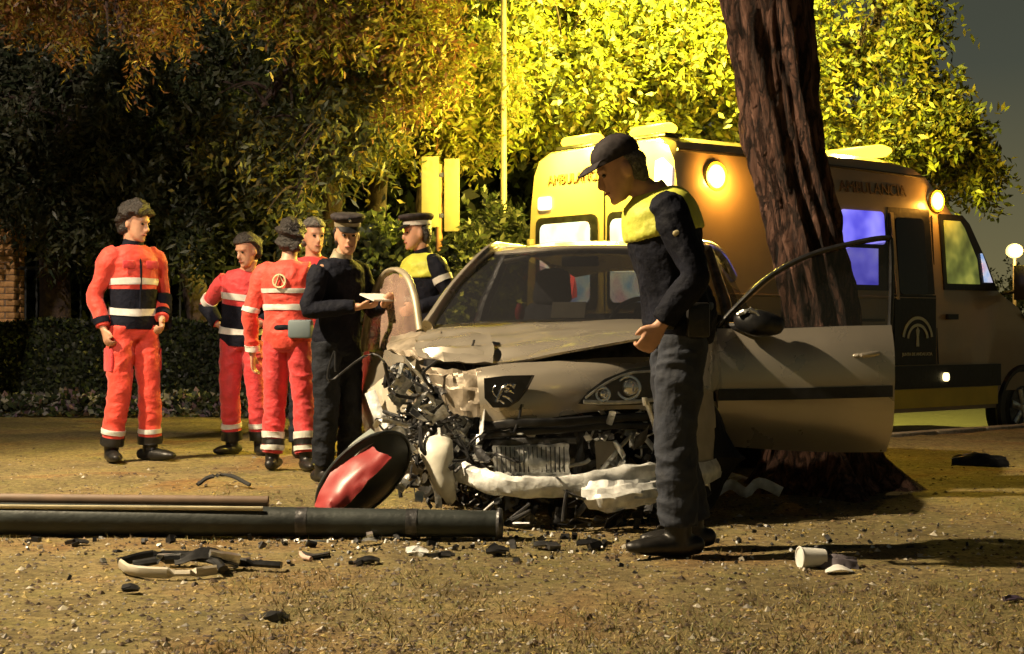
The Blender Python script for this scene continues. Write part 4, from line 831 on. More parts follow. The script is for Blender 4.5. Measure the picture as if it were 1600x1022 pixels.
g = MB(); g.loft([L(680, 696, 7.40), L(684, 712, 7.36), L(690, 740, 7.34), L(696, 762, 7.34), L(702, 778, 7.36)], [(.085, .05), (.078, .055), (.055, .05), (.05, .045), (.03, .03)], n=16, k=4, round_=True); g.build('washer_tank', M['whiteplastic'], car, wr=.005)
g = MB(); c_ = Vector(L(626, 588, 7.9)); g.ring(c_, (.2, -1, .2), .06, .014, 22, 8); g.ring(c_ + Vector((0, -.02, 0)), (.1, -1, .1), .03, .01, 18, 6); g.loft([c_, c_ + Vector((.05, .1, -.06))], [.05, .04], n=14); g.build('headlight_wreck', M['chrome'], car, label='broken left headlight bowl')
g = MB(); c_ = Vector(L(618, 682, 7.68)); g.ring(c_, (.2, -1, .1), .05, .01, 20, 8); g.loft([c_ + Vector((0, .0, 0)), c_ + Vector((0, .06, 0))], [.045, .05], n=18); g.build('fog_lamp', M['alu'], car)
g = MB(); g.box(L(860, 700, 7.95), (.75, .5, .42)); g.box(L(700, 660, 8.1), (.3, .4, .3)); g.build('engine_block', M['steel'], car, bevel=.04)
g = MB(); g.box(L(860, 600, 8.2), (1.2, .6, .25)); g.build('engine_cover', M['black'], car, bevel=.04)
def inreg(reg): a = reg; return (rng.uniform(a[0], a[1]), rng.uniform(a[2], a[3]), rng.uniform(a[4], a[5]))
regs = [(612, 740, 572, 700, 7.5, 7.9, 60), (625, 760, 640, 780, 7.38, 7.7, 60), (740, 1040, 650, 700, 7.34, 7.6, 44), (700, 790, 700, 770, 7.25, 7.5, 26), (740, 1060, 768, 838, 7.1, 7.5, 60), (890, 1050, 670, 750, 7.38, 7.6, 40)]
ms = [M['black'], M['alu'], M['steel'], M['steel'], M['black'], M['foamwhite'], M['alu']]; names = ['hose', 'bent_strip', 'bracket', 'torn_sheet']
for rg in regs:
    for i in range(rg[6]):
        a = Vector(L(*inreg(rg))); kd = int(rng.integers(0, 4)); g = MB()
        low = rg[3] > 800
        mi = ms[int(rng.integers(0, 7))] if not low else ms[[0, 0, 2, 0, 4, 1, 2][int(rng.integers(0, 7))]]
        rn = lambda s_: Vector(rng.normal(0, s_, 3))
        def cl(p): p.z = max(.02, p.z); return p
        if kd == 0: p1 = cl(a + rn(.05)); p2 = cl(p1 + rn(.06)); p3 = cl(p2 + rn(.06)); r_ = rng.uniform(.004, .012); g.loft([a, p1, p2, p3], [r_] * 4, n=7, k=4); mi = M['black'] if i % 3 else mi
        elif kd == 1: p1 = cl(a + rn(.06)); p2 = cl(p1 + rn(.04)); g.loft([a, p1, p2], [(rng.uniform(.008, .02), .004)] * 3, n=6, k=3)
        elif kd == 2:
            e_ = Euler(tuple(rng.uniform(0, 3, 3))); g.box(a, (rng.uniform(.03, .08), rng.uniform(.015, .05), .005), e_); g.box(a + e_.to_matrix() @ Vector((.02, 0, .015)), (.006, rng.uniform(.01, .04), .035), e_)
            if i % 4 == 0: g.disc(a, rn(1), rng.uniform(.012, .03), rng.uniform(.01, .03), 14)
        else:
            b1_ = rn(.022); b2_ = rn(.022); g.grid([[cl(a - b1_ - b2_), cl(a - b2_ + rn(.01)), cl(a + b1_ - b2_)], [cl(a - b1_), cl(a + rn(.02)), cl(a + b1_)], [cl(a - b1_ + b2_), cl(a + b2_ + rn(.01)), cl(a + b1_ + b2_)]], 2, 2, .003)
        g.build(names[kd], mi, car, ang=30)
for i in range(16): # larger creased sheets among the wreckage
    a = Vector(L(rng.uniform(610, 735), rng.uniform(590, 770), rng.uniform(7.45, 7.75))); d1 = Vector(rng.normal(0, 1, 3)).normalized() * rng.uniform(.03, .07); d2 = d1.cross(Vector(rng.normal(0, 1, 3))).normalized() * rng.uniform(.025, .055); g = MB()
    g.grid([[a - d1 - d2, a - d2, a + d1 - d2], [a - d1, a + d1.cross(d2) * 6, a + d1], [a - d1 + d2, a + d2, a + d1 + d2]], 5, 5, .003, crump(.018, 2.5, 2, i)); g.build('creased_sheet', [M['dirty_paint'], M['alu'], M['steel'], M['beige']][i % 4], car, ang=25)
for i in range(4): # spring and coiled hose
    a = Vector(L(rng.uniform(620, 720), rng.uniform(620, 740), 7.5)); g = MB(); g.loft([a + Vector((.022 * math.cos(q * .8), .022 * math.sin(q * .8), q * .004 - .04)) for q in range(30)], [.004] * 30, n=6); g.build('spring', M['steel'], car)
for i in range(9): # belts and cables
    a = Vector(L(*inreg(regs[i % 4]))); g = MB(); p = [a]
    for q in range(4): v_ = p[-1] + Vector(rng.normal(0, .08, 3)); v_.z = max(.03, v_.z); p.append(v_)
    g.loft(p, [.006] * 5, n=7, k=5); g.build('cable', M['black'], car)

# ------------------------------------------------------------------ people
HEADSL = [(-.118, .026, -.078, -.030), (-.098, .044, -.090, .0), (-.07, .056, -.090, .04), (-.035, .064, -.088, .068), (.0, .070, -.085, .088), (.03, .073, -.086, .096), (.06, .073, -.086, .096), (.09, .062, -.072, .082), (.110, .040, -.042, .052), (.118, .015, -.01, .02)]
def person(label, loc, rz, H=1.76, lean=0., leanx=0., headyaw=0., headpitch=0., headroll=0., arms=None, legs=None, top='navy', trouser='charcoal', bands=(), sleeve=(), hems=(), hair='short', hat=None, girth=1.0, headoff=(0, 0, 0), boots='bootblack', vest=None, vox=.0085, collar=None, sleevelen=1.0, group=None, gz0=0):
    root = empty('person', (loc[0], loc[1], gz0), rz, label, 'person', group, scale=H / 1.76)
    def bend(p):
        x, y, z = p; h = max(0, (z - .95) / .55)
        return Vector((x + leanx * h ** 1.2, y - lean * h ** 1.35, z - (lean * lean + leanx * leanx) * .55 * h))
    # spine stations
    st = [(.86, .125, .095, 0), (.92, .160, .112, 0), (1.00, .158, .112, 0), (1.08, .145, .105, -.005), (1.18, .152, .110, -.005), (1.30, .172, .118, .005), (1.39, .175, .112, .012), (1.445, .140, .090, .012), (1.485, .075, .065, .012), (1.51, .056, .058, .008)]
    tp = [bend((0, y, z)) for z, a, b_, y in st]; tr = [(a * girth, b_ * girth) for z, a, b_, y in st]
    A = arms or {}; Lg = legs or {}
    sh, el, wr_, hd = {}, {}, {}, {}
    for s_, k in ((-1, 'l'), (1, 'r')):  # l = picture-left when facing the viewer
        a = A.get(k, {}); sh[k] = bend((s_ * .172 * girth, .01, 1.392)); el[k] = Vector(a.get('e', bend((s_ * .245, .03, 1.13)))); wr_[k] = Vector(a.get('w', bend((s_ * .255, -.05, .90))))
        if 'e' in a: el[k] = Vector(a['e'])
    def leg(k, s_):
        l = Lg.get(k, {}); return [Vector((s_ * .085, 0, .90)), Vector(l.get('k', (s_ * .10, -.02, .50))), Vector(l.get('a', (s_ * .11, .02, .09)))], l.get('toe', (s_ * .03, -1, 0))
    # body: one continuous surface
    g = MB(); g.loft(tp, [(a * .86, b_ * .88) for a, b_ in tr], n=20, k=2)
    nb = bend((0, .008, 1.49)); hc = bend((0, -.025, 1.635)) + Vector(headoff)
    HM = Matrix.Translation(hc) @ Euler((headpitch, headroll, headyaw), 'XYZ').to_matrix().to_4x4()
    HM = Matrix.Translation(hc) @ Matrix.Rotation(headyaw, 4, 'Z') @ Matrix.Rotation(headpitch, 4, 'X') @ Matrix.Rotation(headroll, 4, 'Y')
    g.loft([nb - Vector((0, 0, .04)), (nb + HM @ Vector((0, .02, -.09))) / 2, HM @ Vector((0, .025, -.07))], [.062, .056, .052], n=16, k=3)
    def headloft(gg, sl, sc=1.0, oy=0, dz=0):
        q = crs(sl, 3); V_ = []; F_ = []; n_ = 22
        for z, w_, f_, b_ in q:
            cy = (f_ + b_) / 2; ry = abs(b_ - f_) / 2
            for j in range(n_): an = 6.2832 * j / n_; V_.append(HM @ Vector((w_ * sc * math.cos(an), cy + oy + ry * sc * math.sin(an), z + dz)))
        for i in range(len(q) - 1):
            for j in range(n_): F_.append((i * n_ + j, i * n_ + (j + 1) % n_, (i + 1) * n_ + (j + 1) % n_, (i + 1) * n_ + j))
        F_ += [tuple(range(n_))[::-1], tuple((len(q) - 1) * n_ + j for j in range(n_))]; gg._add(V_, F_)
    headloft(g, HEADSL)
    hp = lambda x, y, z: HM @ Vector((x, y, z))
    g.loft([hp(0, -.080, .018), hp(0, -.098, -.012), hp(0, -.108, -.032), hp(0, -.092, -.042)], [(.009, .010), (.011, .012), (.015, .012), (.012, .008)], side=HM.to_3x3() @ Vector((1, 0, 0)), n=10, k=2)
    g.loft([hp(-.05, -.070, .026), hp(0, -.086, .030), hp(.05, -.070, .026)], [.010, .011, .010], n=8, k=2)
    g.loft([hp(-.022, -.083, -.065), hp(0, -.092, -.064), hp(.022, -.083, -.065)], [.007, .010, .007], n=8, k=2)
    g.sphere(hp(0, -.078, -.104), (.024, .018, .018), 10, 6)
    for s_ in (-1, 1):
        g.sphere(hp(s_ * .074, .012, -.012), (.010, .020, .034), 10, 6, HM.to_3x3())
    for k, s_ in (('l', -1), ('r', 1)):
        g.loft([bend((s_ * .08, .01, 1.41)), sh[k], (sh[k] * .45 + el[k] * .55), el[k], el[k].lerp(wr_[k], .5), wr_[k]], [.036, .040, .040, .038, .035, .026], n=14, k=3, round_=True)
        P3, toe = leg(k, s_)
        g.loft([P3[0], P3[0].lerp(P3[1], .5), P3[1], P3[1].lerp(P3[2], .35), P3[2]], [.085, .075, .055, .054, .040], n=14, k=3, round_=True)
    # hands: palm, four fingers, thumb
    def hand(gg, k, s_):
        d = (wr_[k] - el[k]).normalized(); inn = Vector(A.get(k, {}).get('palm', (-s_, 0, 0))); nrm = (inn - d * inn.dot(d)).normalized(); sd = d.cross(nrm)
        w0 = wr_[k]; curl = A.get(k, {}).get('curl', .5)
        gg.loft([w0 - d * .02, w0 + d * .03, w0 + d * .085], [(.022, .026), (.036, .016), (.040, .013)], side=sd, n=12, k=2, round_=True)
        for i, ln in enumerate((.070, .080, .075, .060)):
            o_ = w0 + d * .085 + sd * ((i - 1.5) * .020) * 1; a1 = curl * .6; a2 = curl * 1.3
            p1 = o_ + (d * math.cos(a1) + nrm * math.sin(a1)) * ln * .45; p2 = p1 + (d * math.cos(a1 + a2) + nrm * math.sin(a1 + a2)) * ln * .33; p3 = p2 + (d * math.cos(a1 + 1.7 * a2) + nrm * math.sin(a1 + 1.7 * a2)) * ln * .24
            gg.loft([o_ - d * .03, o_, p1, p2, p3], [.010, .0105, .0095, .0088, .0075], n=8, k=2, round_=True)
        fw = -sd if (sd.dot(Vector((0, -1, 0))) < 0) else sd
        o_ = w0 + d * .02 + fw * .028; gg.loft([o_ - fw * .01, o_ + d * .03 + fw * .022 + nrm * .01, o_ + d * .062 + fw * .026 + nrm * .02], [.014, .0115, .009], n=8, k=2, round_=True)
    for k, s_ in (('l', -1), ('r', 1)): hand(g, k, s_)
    g.build('body', M['skin'], root, remesh=vox, relax=2)
    # face
    g = MB()
    for s_ in (-1, 1): g.sphere(hp(s_ * .030, -.079, .006), (.013, .009, .008), 10, 6, HM.to_3x3())
    g.build('eyes', M['eye'], root)
    g = MB(); g.loft([hp(-.024, -.088, -.066), hp(0, -.101, -.064), hp(.024, -.088, -.066)], [(.004, .005)] * 3, n=8, k=3); g.build('lips', M['lip'], root)
    # hair
    if hair != 'bald':
        hm = M['hairgrey'] if hair == 'grey' else M['hairdark']; g = MB(); th = dict(short=.010, curly=.028, long=.02, grey=.008, bun=.016)[hair]
        hs = [(-.085, .045, .045, .075 + th), (-.06, .066 + th * .6, .02, .085 + th), (-.02, .076 + th * .6, .012, .098 + th), (.02, .078 + th, .0, .106 + th), (.055, .080 + th, -.045, .108 + th), (.075, .079 + th, -.088 - th * .5, .104 + th), (.10, .066 + th, -.084 - th * .5, .09 + th), (.125 + th * .6, .040 + th * .5, -.05, .06), (.132 + th, .012, -.01, .02)]
        if hat: hs = hs[:4] + [(.05, .076, -.04, .100), (.06, .05, -.02, .07)]
        headloft(g, hs)
        if hair == 'long': g.loft([hp(0, .09, .0), hp(0, .11, -.08), hp(0, .10, -.17)], [(.06, .035), (.07, .035), (.04, .02)], n=12, k=3, round_=True)
        if hair == 'bun': g.sphere(hp(0, .13, .03), .042, 12, 8)
        g.build('hair', hm, root, remesh=.008, relax=2, wr=.022 if hair == 'curly' else .006)
    # clothes
    inf = .012
    tt = M[top] if isinstance(top, str) else top; tm = M[trouser] if isinstance(trouser, str) else trouser
    g = MB(); jt = [p for p in tp[:9]]; jr = [(a + .018, b_ + .018) for a, b_ in tr[:9]]; jr[-1] = (.072, .07)
    g.loft(jt, jr, n=22, k=2)
    slv = {}
    for k, s_ in (('l', -1), ('r', 1)):
        we = el[k].lerp(wr_[k], .93 if sleevelen == 1 else sleevelen)
        path = [bend((s_ * .07, .01, 1.40)), sh[k], (sh[k] * .5 + el[k] * .5), el[k], el[k].lerp(we, .5), we]; rr = [.066, .076, .067, .060, .054, .046]
        slv[k] = crs([(*p, r_) for p, r_ in zip(path, rr)], 6); g.loft(path, rr, n=14, k=3)
    g.build('jacket', tt, root, remesh=vox, relax=2, wr=.007)
    g = MB(); g.loft([Vector((0, 0, .84)), tp[1], tp[2], tp[3]], [(.12, .10), (.172 * girth, .124 * girth), (.166 * girth, .120 * girth), (.150 * girth, .112 * girth)], n=22, k=3)
    lp = {}
    for k, s_ in (('l', -1), ('r', 1)):
        P3, toe = leg(k, s_); an = P3[2] + Vector((0, 0, .03))
        path = [P3[0] + Vector((0, 0, .03)), P3[0].lerp(P3[1], .5), P3[1], P3[1].lerp(an, .5), an]; rr = [(.095, .108), (.090, .098), (.078, .084), (.076, .082), (.074, .082)]
        lp[k] = crs([(*p, *r_) for p, r_ in zip(path, rr)], 8); g.loft(path, rr, n=18, k=3)
    g.build('trousers', tm, root, remesh=vox, relax=2, wr=.008)
    # boots
    for k, s_ in (('l', -1), ('r', 1)):
        P3, toe = leg(k, s_); a = P3[2]; td = Vector(toe).normalized(); side_ = Vector((-td.y, td.x, 0)); g = MB()
        g.loft([a + Vector((0, 0, .12)), a + Vector((0, 0, .0)), a + Vector((0, 0, -.04))], [(.058, .060), (.050, .055), (.048, .052)], side=side_, n=14, k=2)
        f0 = Vector((a.x, a.y, .045)); g.loft([f0 - td * .075, f0 - td * .02, f0 + td * .08, f0 + td * .16, f0 + td * .20], [(.040, .040), (.046, .046), (.052, .042), (.048, .032), (.03, .022)], side=side_, n=14, k=3, round_=True)
        b_ = g.build('boot', M[boots], root, remesh=.009, relax=1)
    # bands on clothes (each follows the garment under it)
    def ringband(stations, s0, s1, m, off, name, lab=None):
        q = crs(stations, 6) if len(stations) < 14 else stations; n_ = len(q); a, b_ = s0 * (n_ - 1), s1 * (n_ - 1); sel = []
        for i in range(7):
            f_ = a + (b_ - a) * i / 6; i0 = min(n_ - 2, int(f_)); sel.append(q[i0] * (1 - (f_ - i0)) + q[i0 + 1] * (f_ - i0))
        g = MB(); rr = [(x[3] + off, (x[4] if len(x) > 4 else x[3]) + off) for x in sel]
        g.loft([x[:3] for x in sel], rr, n=26)
        g.build(name, M[m], root, wr=.006, label=lab)
    tst = [np.array((*p, *r_)) for p, r_ in zip(jt, jr)]
    for s0, s1, m, off in bands: ringband(tst, s0, s1, m, off, 'reflective_band' if m == 'reflect' else 'jacket_panel')
    for k_ in ('l', 'r'):
        for s0, s1, m, off in sleeve: ringband(slv[k_], s0, s1, m, off, 'sleeve_band')
        for s0, s1, m, off in hems: ringband(lp[k_], s0, s1, m, off, 'hem_band')
    if vest:
        g = MB(); g.loft(jt[vest[1]:], [(a + .012, b_ + .014) for a, b_ in jr[vest[1]:]], n=26, k=3); 
        g.build('vest', M[vest[0]], root, remesh=.012, relax=2, wr=.006)
    if collar:
        g = MB(); g.loft([bend((0, .012, 1.465)), bend((0, .005, 1.50)), bend((0, -.002, 1.525))], [(.082, .078), (.070, .070), (.066, .066)], n=20, k=2); g.build('collar', M[collar], root)
    # hats
    if hat:
        ht = MB(); HR = HM.to_3x3()
        if hat == 'ball':
            headloft(ht, [(.045, .084, -.098, .108), (.075, .085, -.100, .110), (.105, .076, -.088, .098), (.132, .052, -.055, .068), (.146, .02, -.02, .03)])
            c_ = ht.build('cap', M['capcloth'], root)
            g = MB(); r0 = [hp(-.078, -.045, .058), hp(-.05, -.085, .060), hp(0, -.100, .062), hp(.05, -.085, .060), hp(.078, -.045, .058)]; r1 = [hp(-.076, -.105, .042), hp(-.048, -.150, .040), hp(0, -.172, .040), hp(.048, -.150, .040), hp(.076, -.105, .042)]
            mid = [(a + b_) / 2 + HR @ Vector((0, 0, .010)) for a, b_ in zip(r0, r1)]; g.grid([r0, mid, r1], 4, 3, .006); g.build('peak', M['capcloth'], c_)
        else:
            headloft(ht, [(.055, .082, -.095, .105), (.085, .086, -.098, .110), (.105, .108, -.128, .130), (.128, .115, -.135, .132), (.142, .09, -.105, .10), (.147, .03, -.03, .03)])
            c_ = ht.build('cap', M['capcloth'], root)
            g = MB(); headloft(g, [(.056, .085, -.099, .108), (.072, .087, -.100, .111), (.088, .088, -.101, .112)]); g.build('cap_band', M['reflect'] if hat == 'band' else M['galv'], c_)
            g = MB(); r0 = [hp(-.070, -.060, .058), hp(-.04, -.092, .060), hp(0, -.102, .060), hp(.04, -.092, .060), hp(.070, -.060, .058)]; r1 = [hp(-.062, -.110, .035), hp(-.038, -.140, .030), hp(0, -.150, .028), hp(.038, -.140, .030), hp(.062, -.110, .035)]
            g.grid([r0, r1], 4, 3, .006); g.build('peak', M['black'], c_); g = MB(); g.sphere(hp(0, -.130, .115), (.014, .006, .018), 8, 6); g.build('cap_badge', M['chrome'], c_)
    root['_'] = 0; del root['_']
    return root, dict(bend=bend, sh=sh, el=el, wr=wr_, HM=HM)

def at(px, Y): return ((px - CX) / F * Y, Y)
# paramedic on the left
pr, d = person('paramedic in orange red suit with dark midriff band standing alone on the left', at(207, 10.75), R(38), 1.80, lean=.02, headyaw=R(30), headpitch=R(14), headroll=0,
    arms=dict(l=dict(e=(-.245, .06, 1.14), w=(-.22, -.03, .91), curl=.8), r=dict(e=(.235, .05, 1.14), w=(.16, -.12, .97), curl=.8)), legs=dict(l=dict(k=(-.10, -.01, .50), a=(-.13, .05, .09), toe=(-.25, -1, 0)), r=dict(k=(.11, -.03, .50), a=(.13, .0, .09), toe=(.45, -1, 0))),
    top='orange', trouser='orange', bands=[(.10, .50, 'navy', .006), (.26, .34, 'reflect', .012), (.53, .57, 'reflect', .006)], hems=[(.86, .90, 'reflect', .006), (.93, 1.0, 'bootblack', .008)], sleeve=[(.90, .97, 'navy', .006)], hair='curly', girth=.94, collar='navy')
g = MB(); g.box((.215, -.02, 1.03), (.10, .13, .26)); g.build('hip_pouch', M['navy'], pr, bevel=.03)
g = MB(); g.loft([(0, -.130, 1.02), (0, -.136, 1.2), (0, -.136, 1.34), (0, -.10, 1.44)], [(.008, .006)] * 4, n=8, k=4); g.build('zip', M['navy'], pr)
for x_ in (-.085, .085): g = MB(); g.box((x_, -.128, 1.345), (.085, .014, .055)); g.build('pocket_flap', M['orange2'], pr, bevel=.006)
for x_ in (-.155, .155): g = MB(); g.box((x_ * 1.12, -.005, .70), (.025, .13, .16)); g.build('cargo_pocket', M['orange2'], pr, bevel=.012)
# short paramedic with hand on hip
pr, d = person('shorter paramedic with dark reflective midriff, hand on hip, head bowed left', at(378, 11.3), R(-8), 1.62, lean=.06, leanx=.06, headyaw=R(-30), headpitch=R(18),
    arms=dict(l=dict(e=(-.33, .10, 1.20), w=(-.20, .02, 1.04), curl=.8), r=dict(e=(.32, .03, 1.15), w=(.20, -.16, 1.05), curl=.8)), legs=dict(l=dict(k=(-.09, -.03, .5), a=(-.09, .02, .09), toe=(-.35, -1, 0)), r=dict(k=(.13, -.02, .5), a=(.15, .0, .09), toe=(.5, -1, 0))),
    top='orange2', trouser='orange2', bands=[(.02, .52, 'navy', .006), (.20, .29, 'reflect', .012), (.56, .61, 'reflect', .007)], sleeve=[(.50, .56, 'reflect', .006), (.58, 1, 'navy', .005)], hems=[(.82, .87, 'reflect', .006), (.90, 1.0, 'bootblack', .008)], hair='bun', girth=1.0)
# paramedic seen from behind
pr, d = person('dark haired paramedic seen from behind in bright orange jacket with waist pouch', at(450, 10.15), R(172), 1.64, lean=.03, headyaw=R(8), headpitch=R(5),
    arms=dict(r=dict(e=(.27, .02, 1.12), w=(.27, -.03, .82), curl=.4), l=dict(e=(-.28, -.02, 1.15), w=(-.12, -.24, 1.18), curl=.8)), legs=dict(l=dict(k=(-.11, -.02, .5), a=(-.14, .03, .09), toe=(-.5, 1, 0)), r=dict(k=(.10, -.02, .5), a=(.11, .02, .09), toe=(.1, -1, 0))),
    top='orange', trouser='orange2', bands=[(.44, .49, 'reflect', .006), (.58, .61, 'reflect', .006)], sleeve=[(.55, .60, 'reflect', .006), (.94, 1, 'reflect', .006)], hems=[(.80, .86, 'reflect', .006), (.865, .92, 'bootblack', .007), (.925, .97, 'reflect', .008)], hair='curly', girth=1.06)
g = MB(); g.box((-.13, .13, 1.0), (.17, .09, .13)); g.build('waist_pouch', mat('grey_pouch', (.12, .16, .18), .6), pr, bevel=.02)
g = MB(); g.loft([(-.165, .02, 1.0), (0, .135, 1.01), (.165, .02, 1.0), (0, -.13, 1.01), (-.165, .02, 1.0)], [(.02, .01)] * 5, side=(0, 0, 1), n=8, k=5); g.build('belt', M['navy'], pr)
M['emblemcream'] = mat('cream_print', (.62, .55, .32), .5)
g = MB(); g.ring((.02, .147, 1.335), (0, 1, .05), .045, .007, 22, 6); g.loft([(-.02, .148, 1.31), (.02, .150, 1.38), (.05, .148, 1.30)], [.006] * 3, n=6)
g.build('back_print', M['emblemcream'], pr)
# bald man behind
pr, d = person('balding man with red lit face looking over the shoulders of the group', at(490, 11.1), R(10), 1.72, lean=.02, headyaw=R(20), headpitch=R(6), top='orange2', trouser='charcoal', hair='grey', vox=.01, arms=dict(l=dict(e=(-.26, .02, 1.14), w=(-.22, -.12, .95)), r=dict(e=(.26, .02, 1.14), w=(.22, -.12, .95))))
# officer with cap, facing right, hands forward
pr, d = person('capped police officer in dark uniform between the paramedics and the car door', at(526, 9.35), R(48), 1.62, lean=.06, headyaw=R(-35), headpitch=R(10), headoff=(0, 0, 0),
    arms=dict(l=dict(e=(-.27, -.04, 1.14), w=(-.08, -.30, 1.16), palm=(.3, 0, 1), curl=.7), r=dict(e=(.27, -.06, 1.14), w=(.12, -.34, 1.18), palm=(-.3, 0, 1), curl=.7)), legs=dict(l=dict(k=(-.09, .0, .5), a=(-.09, .04, .09), toe=(-.1, -1, 0)), r=dict(k=(.09, -.03, .5), a=(.09, -.02, .09), toe=(.1, -1, 0))),
    top='navy', trouser='charcoal', hair='short', hat='police', girth=1.0, collar='galv')
g = MB(); g.box((.02, -.38, 1.22), (.20, .14, .012), Euler((.3, 0, 0))); g.build('notepad', M['white'], pr, smooth=False)
# officer with white banded cap behind the car door
pr, d = person('police officer with white banded cap and yellow vest behind the left car door', at(664, 11.35), R(-58), 1.76, lean=.03, headyaw=R(-18), headpitch=R(4),
    arms=dict(l=dict(e=(-.27, .03, 1.14), w=(-.2, -.20, 1.1), curl=.7), r=dict(e=(.29, .06, 1.15), w=(.22, -.18, 1.08), curl=.7)), top='navy', trouser='charcoal', hair='short', hat='band', girth=1.12, vest=('hivis', 5), collar='navy', sleeve=[(.34, .40, 'reflect', .004)])
# foreground officer bowing his head
pr, d = person('foreground police officer in cap and yellow shouldered jacket bowing his head beside the bonnet', at(1062, 6.5), R(-84), 1.82, lean=.13, headyaw=R(0), headpitch=R(26), headoff=(0, -.045, -.06),
    arms=dict(l=dict(e=(-.27, .02, 1.13), w=(-.20, .0, .92), palm=(.8, 0, 0), curl=.9), r=dict(e=(.29, .0, 1.13), w=(.25, -.13, .93), palm=(-.9, -.2, 0), curl=.7)),
    legs=dict(l=dict(k=(-.10, .0, .50), a=(-.11, .07, .09), toe=(0.1, -1, 0)), r=dict(k=(.10, -.04, .50), a=(.11, -.03, .09), toe=(.12, -1, 0))), top='navy', trouser=mat('slate_cloth', (.022, .027, .042), .8, 0, .3, 12, bump=.2, bscale=60), hair='grey', hat='ball', girth=1.14, vest=('hivis', 5), vox=.0065, sleeve=[])
# sleeve patch, belt and radio of the foreground officer
sh = d['sh']['r']; el = d['el']['r']
g = MB(); c_ = sh.lerp(el, .38) + Vector((.070, -.005, 0)); c_ = c_ - Vector((.004, 0, 0)); g.sphere(c_, (.006, .034, .018), 16, 8); g.build('sleeve_patch', M['emblemcream'], pr)
g = MB()
for i in range(25):
    pass
zt = 1.0; g.loft([( .19 * math.cos(a), .135 * math.sin(a), 1.0) for a in [i * 2 * math.pi / 24 for i in range(25)]], [(.022, .006)] * 25, side=(0, 0, 1), n=8); g.build('duty_belt', M['bootblack'], pr)
g = MB(); g.box((.20, .03, .95), (.05, .09, .14)); g.box((.19, -.09, .96), (.045, .05, .10)); g.build('belt_pouch', M['bootblack'], pr, bevel=.012)
g = MB(); g.box((-.02, -.02, 0), (.03, .05, .10)); 

# ------------------------------------------------------------------ fallen pole and sign
M['polegreen'] = mat('weathered_green_pole', (.026, .032, .030), .5, .2, .25, 6, bump=.15, bscale=30)
M['poleedge'] = mat('bare_pole_edge', (.50, .45, .30), .4, .3, .1, 10)
p0 = Vector((-4.2, 7.12, .082)); p1 = Vector((-.06, 6.90, .068))
fp = empty('fallen_pole', (0, 0, 0), 0, 'dark green pole lying flat across the ground in front of the car', 'pole')
g = MB(); g.loft([p0, p0.lerp(p1, .5), p1], [.078, .074, .060], n=26, k=4); g.build('pole_shaft', M['polegreen'], fp, ang=60)
g = MB(); g.loft([p0 + Vector((0, .10, .075)), Vector((-1.12, 7.06, .148))], [(.030, .02), (.028, .02)], n=10); g.build('flange', mat('brown_flange', (.16, .10, .06), .6, 0, .2, 8), fp)
e0 = p0 + Vector((0, -.052, .058)); e1 = Vector((-1.12, 6.905, .136)); g = MB(); g.loft([e0, e1], [(.010, .008), (.010, .008)], n=8); g.build('door_edge', M['poleedge'], fp)
for t_ in (.18, .62, .78, .9): c_ = p0.lerp(p1, t_); g = MB(); g.loft([c_, c_ + (p1 - p0).normalized() * .05], [.082 - .018 * t_, .082 - .018 * t_], n=26); g.build('pole_band', M['steel'], fp)
g = MB(); g.ring(p1 + Vector((.004, 0, 0)), (1, -.05, 0), .06, .014, 20, 8)
for i in range(5): a = i * 1.25; g.loft([p1 + Vector((.03, 0, 0)), p1 + Vector((.14, .09 * math.cos(a), .04 + .05 * math.sin(a)))], [.012, .006], n=6)
g.build('torn_end', M['steel'], fp)
fp.location = (-2.1, 7.0, 0)
for c_ in fp.children: c_.location = (2.1, -7.0, 0)
# round road sign torn off, seen almost edge on
M['signred'] = mat('sign_red', (.30, .032, .032), .4, 0, .12, 8); M['signblack'] = mat('sign_back_dark', (.03, .035, .035), .45, .2, .3, 8)
sc_ = W(568, 745, 7.32); sn = empty('round_road_sign', (sc_.x, sc_.y, 0), 0, 'bent round road sign with red and white rim leaning over the fallen pole', 'sign')
nr = Vector((.42, -.80, -.42)).normalized(); c_ = Vector((0, 0, sc_.z))
up = Vector((.62, 0, .62)); up = (up - nr * up.dot(nr)).normalized(); sd_ = up.cross(nr)
def dome(r, dpt, off, m, nm, r0=0.0, ax=1.0):
    V_ = []; F_ = []; n_ = 36; mm = 8
    for i in range(mm + 1):
        q = r0 + (1 - r0) * i / mm
        for j in range(n_):
            a = 6.2832 * j / n_; V_.append(c_ + (up * math.cos(a) + sd_ * math.sin(a) * ax) * r * q + nr * (dpt * (1 - q * q)) + nr * off)
    for i in range(mm):
        for j in range(n_): k_ = (j + 1) % n_; F_.append((i * n_ + j, i * n_ + k_, (i + 1) * n_ + k_, (i + 1) * n_ + j))
    o = MB(); o._add(V_, F_); return o.build(nm, m, sn)
dome(.27, .07, .0, M['signblack'], 'sign_back', ax=.66)
g = MB(); V_ = []; 
for j in range(36):
    a = 6.2832 * j / 36; rim = c_ + (up * math.cos(a) + sd_ * math.sin(a) * .66) * .27
    V_.append(rim)
g.loft(V_ + [V_[0]], [.010] * 37, n=8); g.build('sign_rim', M['signblack'], sn)
